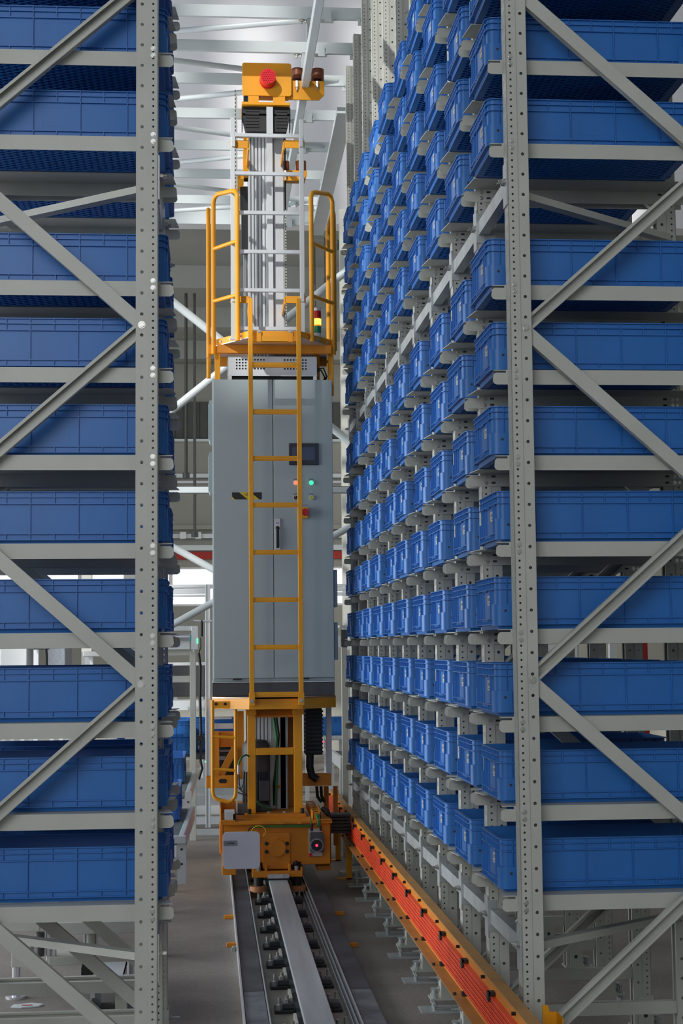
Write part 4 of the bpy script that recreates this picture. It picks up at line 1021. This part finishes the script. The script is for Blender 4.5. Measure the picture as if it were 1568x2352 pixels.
# ladder brackets + upper aluminium ladder
UY = SY+.12
ux = []
for px0, px1, top in ((529.5, 539.5, 269), (688, 698.5, 271)):
    a, b = at(px0, 500, UY).x, at(px1, 500, UY).x; mb = MB(); mb.box(a, b, UY, UY+.03, UZ0+.04, at(534, top, UY).z); C('mast_ladder_rail', mb, ['alu'], .002); ux.append((a, b))
for py in (310.5, 398, 488, 577.5, 666, 754):
    z = at(612, py, UY).z; mb = MB(); mb.box(ux[0][1], ux[1][0], UY+.002, UY+.026, z-.013, z+.013); C('mast_ladder_rung', mb, ['alu'], .002)
for (l0, l1, r0, r1, ya, yb2) in ((528, 571, 652, 699, 322, 340), (529, 573, 655, 702, 680, 696)):
    for a, b, lft in ((l0, l1, True), (r0, r1, False)):
        mb = MB(); pbox(mb, a, ya, b, yb2, UY+.034, .01); x_ = at(b if lft else a, ya, UY).x; za, zb2 = at(a, yb2+6, UY).z, at(a, ya, UY).z
        mb.box(x_-.006, x_+.006, UY+.034, MY+.05, at(a, yb2, UY).z, zb2); mb.m(1).box(at((a+8) if lft else b-8, ya, UY).x-.012, at((a+8) if lft else b-8, ya, UY).x+.012, UY-.012, UY+.034, at(a, yb2-3, UY).z, at(a, ya-8, UY).z)
        C('ladder_bracket', mb, ['yellow', 'alu'], .001)
# lifting carriage pieces seen beside the portal: left plate with slot, diagonal, profiles
KY = SY+.55
mb = MB(); a, b, c_, d = rect_px(473, 1781, 546, 1810, KY)
mb.box(a, b, KY, KY+.012, c_, d); cg = C('carriage_plate', mb, ['orange'], .003)
mb = MB(); sa, sb, sc_, sd = rect_px(502, 1789, 521, 1799, KY-.002); mb.prism([(x, KY-.002, z) for x, z in rrect(sa, sb, sc_, sd, (sd-sc_)/2.01)], (0, .004, 0)); C('plate_slot', mb, ['black'], 0, cg)
mb = MB(); mb.bar(at(507, 1780, KY+.03), at(540, 1718, KY+.03), .012, .05, side=(0,1,0)); C('carriage_diagonal', mb, ['orange'], .002)
mb = MB(); pbox(mb, 489, 1680, 503, 1782, KY+.1, .04); pbox(mb, 489, 1680, 545, 1716, KY+.15, .03); pbox(mb, 545, 1634, 560, 1790, KY+.05, .06); C('carriage_frame', mb, ['orange'], .002)
mb = MB(); pbox(mb, 501, 1716, 542, 1782, KY+.2, .3); C('drive_unit', mb, ['black'], .01)
mb = MB(); pbox(mb, 500, 1723, 545, 1727, KY+.15, .05); pbox(mb, 500, 1738, 518, 1746, KY+.17, .03); C('label_strip', mb, ['glabel'])
mb = MB(); pbox(mb, 490, 1662, 536, 1674, KY+.2, .06); pbox(mb, 490, 1648, 532, 1652, KY+.3, .2); C('fork_profile', mb, ['alu'], .002)
for x0_, x1_, y0_, y1_ in ((473, 484, 1603, 1781), (749, 761, 1621, 1776)):
    a, b, c_, d = rect_px(x0_, y0_, x1_, y1_, KY); mb = MB(); mb.box(a, b, KY-.02, KY+.03, c_, d); mb.box(a-.001, a+.008, KY-.024, KY-.02, c_, d); mb.box(b-.008, b, KY-.024, KY-.02, c_, d); C('vertical_profile', mb, ['alu'], .001)
mb = MB(); pbox(mb, 695, 1776, 761, 1805, KY, .012); pbox(mb, 754, 1740, 761, 1776, KY, .012); C('carriage_plate', mb, ['orange'], .003)
mb = MB(); pbox(mb, 702, 1628, 740, 1734, KY-.05, .25)
for k in range(11): pbox(mb, 698, 1632+k*9.3, 742, 1636+k*9.3, KY-.08, .03)
C('cable_chain', mb, ['black'])
mb = MB(); mb.tube([at(712, 1730, KY-.03), at(711, 1760, KY-.03), at(716, 1782, KY-.03), at(728, 1790, KY-.03)], .028, 12); C('cable_chain_tail', mb, ['black'])
q = at(542, 0, KY)
for px, py in ((541, 1739), (541, 1779)): q = at(px, py, KY-.02); mb = MB(); mb.cyl((q.x, KY-.03, q.z), (q.x, KY+.02, q.z), .012, 6); C('carriage_bolt', mb, ['black'])
q = at(743, 1703.5, KY-.05); mb = MB(); mb.cyl((q.x, KY-.055, q.z), (q.x, KY-.05, q.z), .006, 10); C('status_light', mb, ['laser'])
for px0, px1 in ((744, 755), (766, 776)):
    mb = MB(); pbox(mb, px0, 1806, px1, 1942, SY+.9, .04); C('rear_post', mb, ['orange'])
mb = MB(); mb.tube([at(727, 1806, SY+.8), at(729, 1830, SY+.8), at(738, 1842, SY+.8)], .012, 10); mb.tube([at(737, 1806, SY+.82), at(738, 1828, SY+.82), at(745, 1842, SY+.82)], .012, 10); C('black_hose', mb, ['black'])
# rear chassis half (beyond the portal) and rear wheels
mb = MB(); mb.box(BX0+.06, BX1-.1, SY+1.3, SY+2.2, .12, BZ1-.05); C('rear_chassis', mb, ['orange'], .004)
for y in (SY+.45, SY+1.9):
    mb = MB(); mb.cyl((.43, y, RZ+.11), (.50, y, RZ+.11), .11, 32); C('travel_wheel', mb, ['dark'])

# ------------------------------------------------------------------ roller conveyors and portal frames on the left
def conveyor(y0, y1, z, xr0, xr1, wdt, lab, grp='roller conveyors left of the machine'):
    e = empty('roller_conveyor', ((xr0+xr1)/2-wdt/2, (y0+y1)/2, 0), lab, 'conveyor', grp)
    m_ = MB(); m_.bar((xr0, y0, z), (xr1, y1, z), .035, .095, side=(1,0,0)) if False else m_.bar((xr0, y0, z), (xr1, y1, z), .095, .035, side=(0,0,1)); m_.obj('side_rail', ['alu'], e, .008)
    m_ = MB(); m_.bar((xr0-wdt, y0, z), (xr1-wdt, y1, z), .095, .035, side=(0,0,1)); m_.obj('side_rail', ['alu'], e, .004)
    m_ = MB(); m_.bar((xr0-.022, y0+.05, z+.01), (xr1-.022, y1-.05, z+.01), .05, .008, side=(0,0,1)); m_.obj('guard_strip', ['teal'], e)
    n_ = int((y1-y0)/.085)
    for k in range(n_):
        t = (k+.5)/n_; y = y0+(y1-y0)*t; x = xr0+(xr1-xr0)*t
        m_ = MB(); m_.cyl((x-wdt+.02, y, z+.012), (x-.028, y, z+.012), .026, 16); m_.obj('roller', ['roller'], e)
    for y in (y0+.06, y1-.1):
        for x in (xr0-.14, xr0-wdt): m_ = MB(); m_.box(x-.022, x+.022, y, y+.045, 0, z-.045); m_.obj('leg', ['alu'], e)
    # end bracket plate facing the camera
    m_ = MB(); m_.box(xr0-.024, xr0+.024, y0-.012, y0-.002, z-.22, z+.045); m_.m(1)
    for zz_ in (z-.03, z-.11): m_.cyl((xr0, y0-.0135, zz_), (xr0, y0-.012, zz_), .007, 12)
    m_.obj('end_bracket', ['alu', 'ink'], e)
    return e
pa, pb = at(441, 1860, 10.4), at(417, 1921, 8.9)
zc_a = at(417, 1925, 8.9).z
conveyor(8.9, 10.5, zc_a-.03, at(417, 1925, 8.9).x, at(441, 1860, 10.5).x, .62, 'roller conveyor just behind the left rack, the nearer of two')
zc_b = at(432, 1822, 11.2).z
conveyor(11.2, 13.05, zc_b-.03, at(432, 1822, 11.2).x, at(447, 1760, 13.05).x, .62, 'roller conveyor carrying a blue tote, the farther of two on the left')
cz = zc_b-.03+.039; ca = zc_a-.03+.039
tote_x = at(424, 1775, 12.0).x
o = tote(tote_x-.2-.0, 12.3, cz, 'blue tote on the farther roller conveyor left of the machine', 'totes on the conveyors', False, R_(90))
o = tote(at(415, 1820, 10.0).x-.2, 10.05, ca, 'blue tote on the nearer roller conveyor left of the machine', 'totes on the conveyors', False, R_(90))
# small details: cross profile at the conveyor joint
mb = MB(); pbox(mb, 380, 1921, 427, 1938, 8.84, .05); o = recentre(mb.obj('cross_profile', ['alu'], None, .003)); tag(o, 'short aluminium cross profile at the end of the nearer conveyor', 'profile')
# grey upright portal beside the conveyor
PY_ = 14.2
e = empty('conveyor_portal', (at(443, 1700, PY_).x, PY_, 0), 'pale grey square-tube portal frame left of the machine', 'portal frame')
def pb_(name, x0_, y0_, x1_, y1_, Y, d, mt, par, bev=.003): m_ = MB(); pbox(m_, x0_, y0_, x1_, y1_, Y, d); return m_.obj(name, [mt], par, bev)
m_ = MB(); a, b = at(436, 1620, PY_).x, at(450, 1620, PY_).x; m_.box(a, b, PY_, PY_+.05, 0, at(443, 1494, PY_).z); m_.obj('post', ['rack'], e, .003)
pb_('top_bar', 300, 1494, 436, 1506, PY_, .05, 'rack', e); pb_('middle_bar', 300, 1553, 436, 1568, PY_, .05, 'rack', e); pb_('lower_bar', 300, 1741, 436, 1748, PY_, .05, 'rack', e)
m_ = MB(); a = at(306, 1620, PY_).x; m_.box(a-.05, a, PY_, PY_+.05, 0, at(443, 1494, PY_).z); m_.obj('post', ['rack'], e, .003)
# upper roller conveyor end with motor roller and green light
e = empty('upper_conveyor', (at(410, 1480, PY_-.2).x, PY_-.2, 0), 'high aluminium conveyor end with a green light, left of the cabinet', 'conveyor')
pb_('top_profile', 300, 1438, 450, 1449, PY_-.2, .05, 'alu', e); pb_('end_block', 440, 1438, 455, 1492, PY_-.22, .06, 'alu', e); pb_('under_tray', 300, 1467, 436, 1492, PY_-.1, .2, 'pipe', e)
a, b = at(300, 1463, PY_-.15), at(438, 1463, PY_-.15); m_ = MB(); m_.cyl(a, b, .035, 20); m_.obj('motor_roller', ['stain'], e)
pb_('roller_cap', 436, 1458, 442, 1472, PY_-.2, .05, 'teal', e); pb_('green_light', 452, 1466, 455, 1478, PY_-.225, .004, 'led', e)
pb_('support', 443, 1490, 447, 1497, PY_-.2, .05, 'alu', e)
# black sensor bracket and hanging cable
e = empty('sensor_bracket', (at(462, 1460, PY_-.3).x, PY_-.3, 0), 'black sensor bracket with hanging cables left of the cabinet', 'bracket')
m_ = MB(); m_.tube([at(444, 1426, PY_-.3), at(486, 1427, PY_-.3)], .010, 10); m_.obj('rod', ['stain'], e)
m_ = MB(); m_.tube([at(463, 1424, PY_-.3), at(463, 1462, PY_-.3)], .012, 10); m_.obj('clamp', ['black'], e)
m_ = MB(); m_.tube([at(456, 1500, PY_-.25), at(460, 1530, PY_-.25), at(459, 1600, PY_-.25), at(461, 1680, PY_-.25), at(458, 1720, PY_-.25)], .013, 10); m_.tube([at(460, 1465, PY_-.28), at(461, 1485, PY_-.28), at(456, 1500, PY_-.28)], .006, 8); m_.obj('cable', ['black'], e)
m_ = MB(); pbox(m_, 452, 1690, 468, 1703, PY_-.3, .08); pbox(m_, 455, 1706, 466, 1712, PY_-.3, .08); pbox(m_, 458, 1712, 464, 1745, PY_-.28, .04); m_.tube([at(460, 1745, PY_-.28), at(464, 1765, PY_-.28), at(456, 1790, PY_-.28)], .012, 8); m_.obj('sensor', ['black'], e)
pb_('green_light', 470, 1748, 473, 1751, PY_-.3, .01, 'led', e)
# aluminium gantry with window daylight behind
GY = 15.2
e = empty('aluminium_gantry', (at(477, 1600, GY).x, GY, 0), 'aluminium profile gantry behind the left of the cabinet', 'gantry')
m_ = MB(); a, b = at(471.5, 1500, GY).x, at(483, 1500, GY).x; m_.box(a, b, GY, GY+.05, 0, at(477, 1342, GY).z); mm = a; m_.box(a-.001, a+.012, GY-.006, GY, 0, at(477, 1342, GY).z); m_.box(b-.012, b, GY-.006, GY, 0, at(477, 1342, GY).z); m_.obj('post', ['alu'], e, .002)
m_ = MB()
for ya, yb2 in ((1343, 1350), (1353, 1364), (1366, 1371)): pbox(m_, 300, ya, 471, yb2, GY, .05)
m_.obj('top_profile', ['alu'], e, .002)
pb_('lower_profile', 300, 1522, 471, 1529, GY, .05, 'alu', e); pb_('shelf_profile', 300, 1610, 471, 1632, GY+.1, .4, 'alu', e)
# second gantry to the right of the cabinet
e = empty('aluminium_gantry', (at(785, 1500, GY).x, GY, 0), 'aluminium profile frame seen right of the cabinet', 'gantry')
for ya, yb2 in ((1341, 1347), (1349, 1358), (1360, 1368)):
    m_ = MB(); pbox(m_, 700, ya, 830, yb2, GY, .05); m_.obj('cross_profile', ['alu'], e, .002)
m_ = MB(); a, b = at(700, 1500, GY).x, at(708, 1500, GY).x; m_.box(a, b, GY, GY+.05, 0, at(700, 1341, GY).z); m_.obj('post', ['alu'], e)
m_ = MB(); a, b = at(824, 1500, GY).x, at(830, 1500, GY).x; m_.box(a, b, GY, GY+.05, 0, at(824, 1341, GY).z); m_.obj('post', ['alu'], e)
QY = 12.9
e = empty('conveyor_stand', (at(791, 1600, QY).x, QY, 0), 'dark grey conveyor stand right of the cabinet, before the last right bay', 'conveyor stand')
m_ = MB(); a, b = at(785, 1600, QY).x, at(798, 1600, QY).x; m_.box(a, b, QY, QY+.05, 0, at(791, 1447, QY).z); m_.obj('post', ['rack'], e, .002)
pb_('top_plate', 779, 1436, 800, 1442, QY, .3, 'alu', e); pb_('mount_block', 783, 1446, 798, 1486, QY-.02, .06, 'plinth', e); pb_('white_box', 771, 1460, 784, 1487, QY+.05, .1, 'white', e)
e = empty('roller_conveyor', (at(775, 1750, QY).x, QY+1.2, 0), 'roller conveyor at the far right behind the machine', 'conveyor')
m_ = MB(); p, q = at(786, 1754, QY+.42), at(762, 1734, QY+2.2); m_.bar(p, q, .10, .03, side=(0,0,1)); m_.obj('side_rail', ['alu'], e)
for k in range(10):
    t = (k+.5)/10; c_ = p.lerp(q, t); m_ = MB(); m_.cyl((c_.x+.03, c_.y, c_.z+.02), (c_.x+.5, c_.y, c_.z+.02), .022, 12); m_.obj('roller', ['roller'], e)
m_ = MB(); m_.bar(p+Vector((.53,0,0)), q+Vector((.53,0,0)), .10, .03, side=(0,0,1)); m_.obj('side_rail', ['alu'], e)
for c_ in (p, q):
    for dx_ in (0, .53): m_ = MB(); m_.box(c_.x+dx_-.02, c_.x+dx_+.02, c_.y, c_.y+.04, 0, c_.z-.05); m_.obj('leg', ['alu'], e)

# ------------------------------------------------------------------ far background: totes on shelves, machines
def bgbox(x0_, y0_, x1_, y1_, Y, d, mt, nm, lab, cat, bev=.01, grp=None, parts=None):
    a, b, c_, dd = rect_px(x0_, y0_, x1_, y1_, Y)
    e_ = empty(nm, ((a+b)/2, Y+d/2, 0), lab, cat, grp)
    m_ = MB(); m_.box(a, b, Y, Y+d, c_, dd); m_.obj('body', [mt], e_, bev)
    if c_ > .08:
        for x in (a+.02, b-.06):
            for y in (Y+.02, Y+d-.06): m_ = MB(); m_.box(x, x+.04, y, y+.04, 0, c_); m_.obj('leg', ['alu'], e_)
    return e_
BY = 17.5
o = bgbox(330, 1737, 480, 1745, BY, 1.1, 'louv', 'storage_shelf', 'low dark shelf carrying blue totes, far left behind the conveyors', 'shelf')
for i, (px, dz) in enumerate(((415, 0), (415, .19), (470, .19), (470, 0))):
    a = at(px, 1737, BY+.3); tote(a.x-.3, BY+.3, at(415, 1737, BY).z+.001+dz, 'blue tote on the dark shelf far behind, %s' % ('lower left', 'upper left', 'upper right', 'lower right')[i], 'totes on the far shelf', False, 0) if px < 430 else tote(a.x-.02, BY+.85, at(415, 1737, BY).z+.001+dz, 'blue tote on the dark shelf far behind, %s' % ('lower left', 'upper left', 'upper right', 'lower right')[i], 'totes on the far shelf', False, 0)
e = bgbox(748, 1690, 800, 1700, BY, .6, 'alu', 'side_table', 'aluminium bench carrying blue totes, seen right of the machine', 'bench')
tote(at(786, 1690, BY).x+.1, BY+.3, at(776, 1690, BY).z+.001, 'blue tote on the aluminium bench right of the machine', 'totes on the bench', False, 0)
bgbox(0, 1440, 62, 1534, 16.0, .8, 'white', 'machine_cabinet', 'white machine cabinet behind the far left totes', 'machine')
bgbox(110, 1440, 150, 1534, 16.2, .8, 'glabel', 'machine_cabinet', 'pale grey machine cabinet behind the left rack', 'machine')
bgbox(190, 1496, 262, 1508, 15.6, .6, 'white', 'work_table', 'white work table seen between left rack rows', 'table')
bgbox(395, 1525, 470, 1600, 19.5, .5, 'plinth', 'machine_cabinet', 'dark machine standing behind the aluminium gantry', 'machine')
e = empty('robot_column', (at(92, 1500, 15.4).x, 15.4, 0), 'slim aluminium column with black corrugated hose behind the left rack', 'column')
m_ = MB(); a, b = at(77, 1500, 15.4).x, at(88, 1500, 15.4).x; m_.box(a, b, 15.4, 15.46, 0, at(80, 1380, 15.4).z); m_.obj('post', ['alu'], e)
m_ = MB(); m_.tube([at(104, 1490, 15.3), at(106, 1505, 15.3), at(106, 1540, 15.3)], .018, 10); m_.obj('hose', ['black'], e)
pb_('arm', 77, 1486, 112, 1492, 15.3, .06, 'black', e)
# red fire column and pale columns through the right rack
for x0_, x1_, mt, lab in ((1468, 1487, 'wred', 'red painted column seen through the right rack'), (1400, 1416, 'white', 'white column seen through the right rack'), (1310, 1318, 'alu', 'slim aluminium column seen through the right rack')):
    a, b = at(x0_, 1500, 14).x, at(x1_, 1500, 14).x; m_ = MB(); m_.box(a, b, 14, 14+(b-a), 0, 4.5); o = recentre(m_.obj('column', [mt])); tag(o, lab, 'column')
m_ = MB(); a, b = at(1240, 1500, 16).x, at(1330, 1500, 16).x; m_.box(a, b, 16, 16.6, 0, at(1300, 1450, 16).z); o = recentre(m_.obj('machine_cabinet', ['white'], None, .02)); tag(o, 'white cabinet seen through the right rack', 'machine')
# cable trays, pipes and hanging rods under the far soffit
tr = 0
for (y0_, y1_, Y, mt, lab) in ((1008, 1014, 24.5, 'pipe', 'pale pipe under the dark louvre band'), (1088, 1097, 23.5, 'pipe', 'pale cable tray crossing behind the cabinet, upper one'), (1104, 1110, 23, 'alu', 'thin aluminium rail crossing behind the cabinet'),
        (1206, 1216, 22, 'wallb', 'grey cable tray crossing behind the cabinet, middle one'), (1226, 1236, 20, 'pipe', 'pale lighting rail crossing behind the cabinet'), (1252, 1264, 23, 'pipe', 'pale cable tray just above the red band')):
    Y = YE-.16; a, b = at(300, 1200, Y).x, at(900, 1200, Y).x; m_ = MB(); m_.box(a, b, Y, YE-.002, at(480, y1_, Y).z, at(480, y0_, Y).z); o = recentre(m_.obj('cable_tray', [mt])); tag(o, lab, 'cable tray')
for (px, py0, py1, Y, lab) in ((427, 800, 1095, 20, 'dark hanging rod left of the cabinet, upper'), (447, 1130, 1230, 20, 'dark hanging rod left of the cabinet, lower'), (745, 505, 650, 17.8, 'thin hanging rod behind the right handrail'), (775, 440, 570, 17.9, 'thin hanging rod beside the right rack top'), (722, 560, 700, 18.0, 'thin hanging rod right of the mast ladder')):
    p, q = at(px, py0, Y), at(px, py1, Y); m_ = MB(); m_.cyl((p.x, Y, q.z), (p.x, Y, ZU+.002), .02 if Y > 19 else .009, 10); m_.cyl((p.x, Y, q.z-.02), (p.x, Y, q.z+.05), 045e-3 if Y > 19 else .016, 10)
    o = recentre(m_.obj('hanging_rod', ['louv'])); tag(o, lab, 'hanging rod')
for i, px in enumerate((420, 455)):
    p = at(px, 1200, YE-.2); m_ = MB(); m_.box(p.x-.05, p.x+.05, YE-.24, YE-.16, at(px, 1238, YE-.2).z, at(px, 1222, YE-.2).z); o = recentre(m_.obj('lamp_fitting', ['white'], None, .01)); tag(o, 'small white fitting on the lighting rail, %s one' % ('left', 'right')[i], 'fitting')
# lift machine behind the lower left rack
e = empty('lifting_unit', (-1.1, 7.9, 0), 'grey lifting unit with steel cylinders under the left rack totes', 'machine')
LY_ = 8.0
pb_('upper_frame', 130, 2118, 312, 2145, LY_, .3, 'rack', e); pb_('lower_block', 112, 2198, 190, 2218, LY_+.1, .3, 'rack', e)
for x0_, x1_, y0_, y1_, mt in ((80, 100, 2145, 2200, 'plinth'), (103, 116, 2145, 2210, 'stain'), (117, 128, 2145, 2206, 'stain'), (190, 196, 2140, 2225, 'stain'), (218, 225, 2140, 2210, 'stain'), (196, 218, 2140, 2222, 'rack')):
    a, b, c_, d = rect_px(x0_, y0_, x1_, y1_, LY_+.1); m_ = MB(); m_.cyl(((a+b)/2, LY_+.15, c_), ((a+b)/2, LY_+.15, d), (b-a)/2, 20); m_.obj('cylinder', [mt], e)
pb_('dark_block', 186, 2222, 214, 2240, LY_+.05, .2, 'black', e)
pb_('corner_box', 26, 2176, 70, 2222, LY_-.1, .15, 'rack', e); pb_('left_frame', 0, 2118, 90, 2140, LY_, .2, 'rack', e)
for px in (37, 300):
    a = at(px, 2230, LY_); m_ = MB(); m_.cyl((a.x, LY_, 0), (a.x, LY_, at(px, 2200, LY_).z), .02, 12); m_.cyl((a.x, LY_, 0), (a.x, LY_, .012), .05, 16); m_.obj('levelling_foot', ['stain'], e)
for y0_, y1_, Y, lab in ((2243, 2264, 7.0, 'long grey base beam crossing under the left rack, farther one'), (2322, 2344, 6.6, 'long grey base beam crossing under the left rack, nearer one')):
    a, b, c_, d = rect_px(-60, y0_, 318, y1_, Y)
    m_ = MB(); m_.box(a, b, Y, Y+.004, c_, d); m_.box(a, b, Y-.02, Y, d-.008, d); m_.box(a, b, Y-.02, Y, c_, c_+.008)
    for x in (a+.05, b-.1): m_.box(x, x+.05, Y, Y+.05, 0, c_)
    o = recentre(m_.obj('base_beam', ['rack'])); tag(o, lab, 'beam')
e = empty('cable_duct', (at(240, 2300, 7.2).x, 7.4, 0), 'open-ended grey floor duct under the left rack', 'duct')
a, b = at(207, 2300, 7.2).x, at(275, 2300, 7.2).x; zt_ = at(240, 2276, 7.2).z
m_ = MB(); m_.box(a, a+.006, 7.2, 7.85, 0, zt_); m_.box(b-.006, b, 7.2, 7.85, 0, zt_); m_.box(a, b, 7.2, 7.85, zt_-.005, zt_); m_.box(a+.006, a+.02, 7.2, 7.22, zt_-.03, zt_-.005); m_.obj('duct_shell', ['alu'], e)
p = atz(60, 2312, 0); m_ = MB(); vs_ = [(p.x-.07, p.y-.02), (p.x-.02, p.y-.04), (p.x+.06, p.y-.02), (p.x+.08, p.y+.02), (p.x+.02, p.y+.05), (p.x-.06, p.y+.02)]
m_.prism([(x, y, .001) for x, y in vs_], (0, 0, .006)); m_.m(1).box(p.x-.02, p.x+.03, p.y-.01, p.y+.0, .007, .0085); o = recentre(m_.obj('plastic_scrap', ['pipe', 'wred'])); tag(o, 'crumpled clear plastic scrap on the floor under the left rack', 'plastic scrap')
# floor cross pieces far behind the machine (step-like profiles)
for i in range(6):
    y = 14.6+i*.9; m_ = MB(); m_.box(-.6, 1.0, y, y+.06, 0, .05+.02*i); o = recentre(m_.obj('floor_profile', ['alu'])); tag(o, 'low aluminium profile across the aisle end, %s from the camera' % ORD[i+1], 'profile', 'low profiles at the aisle end')
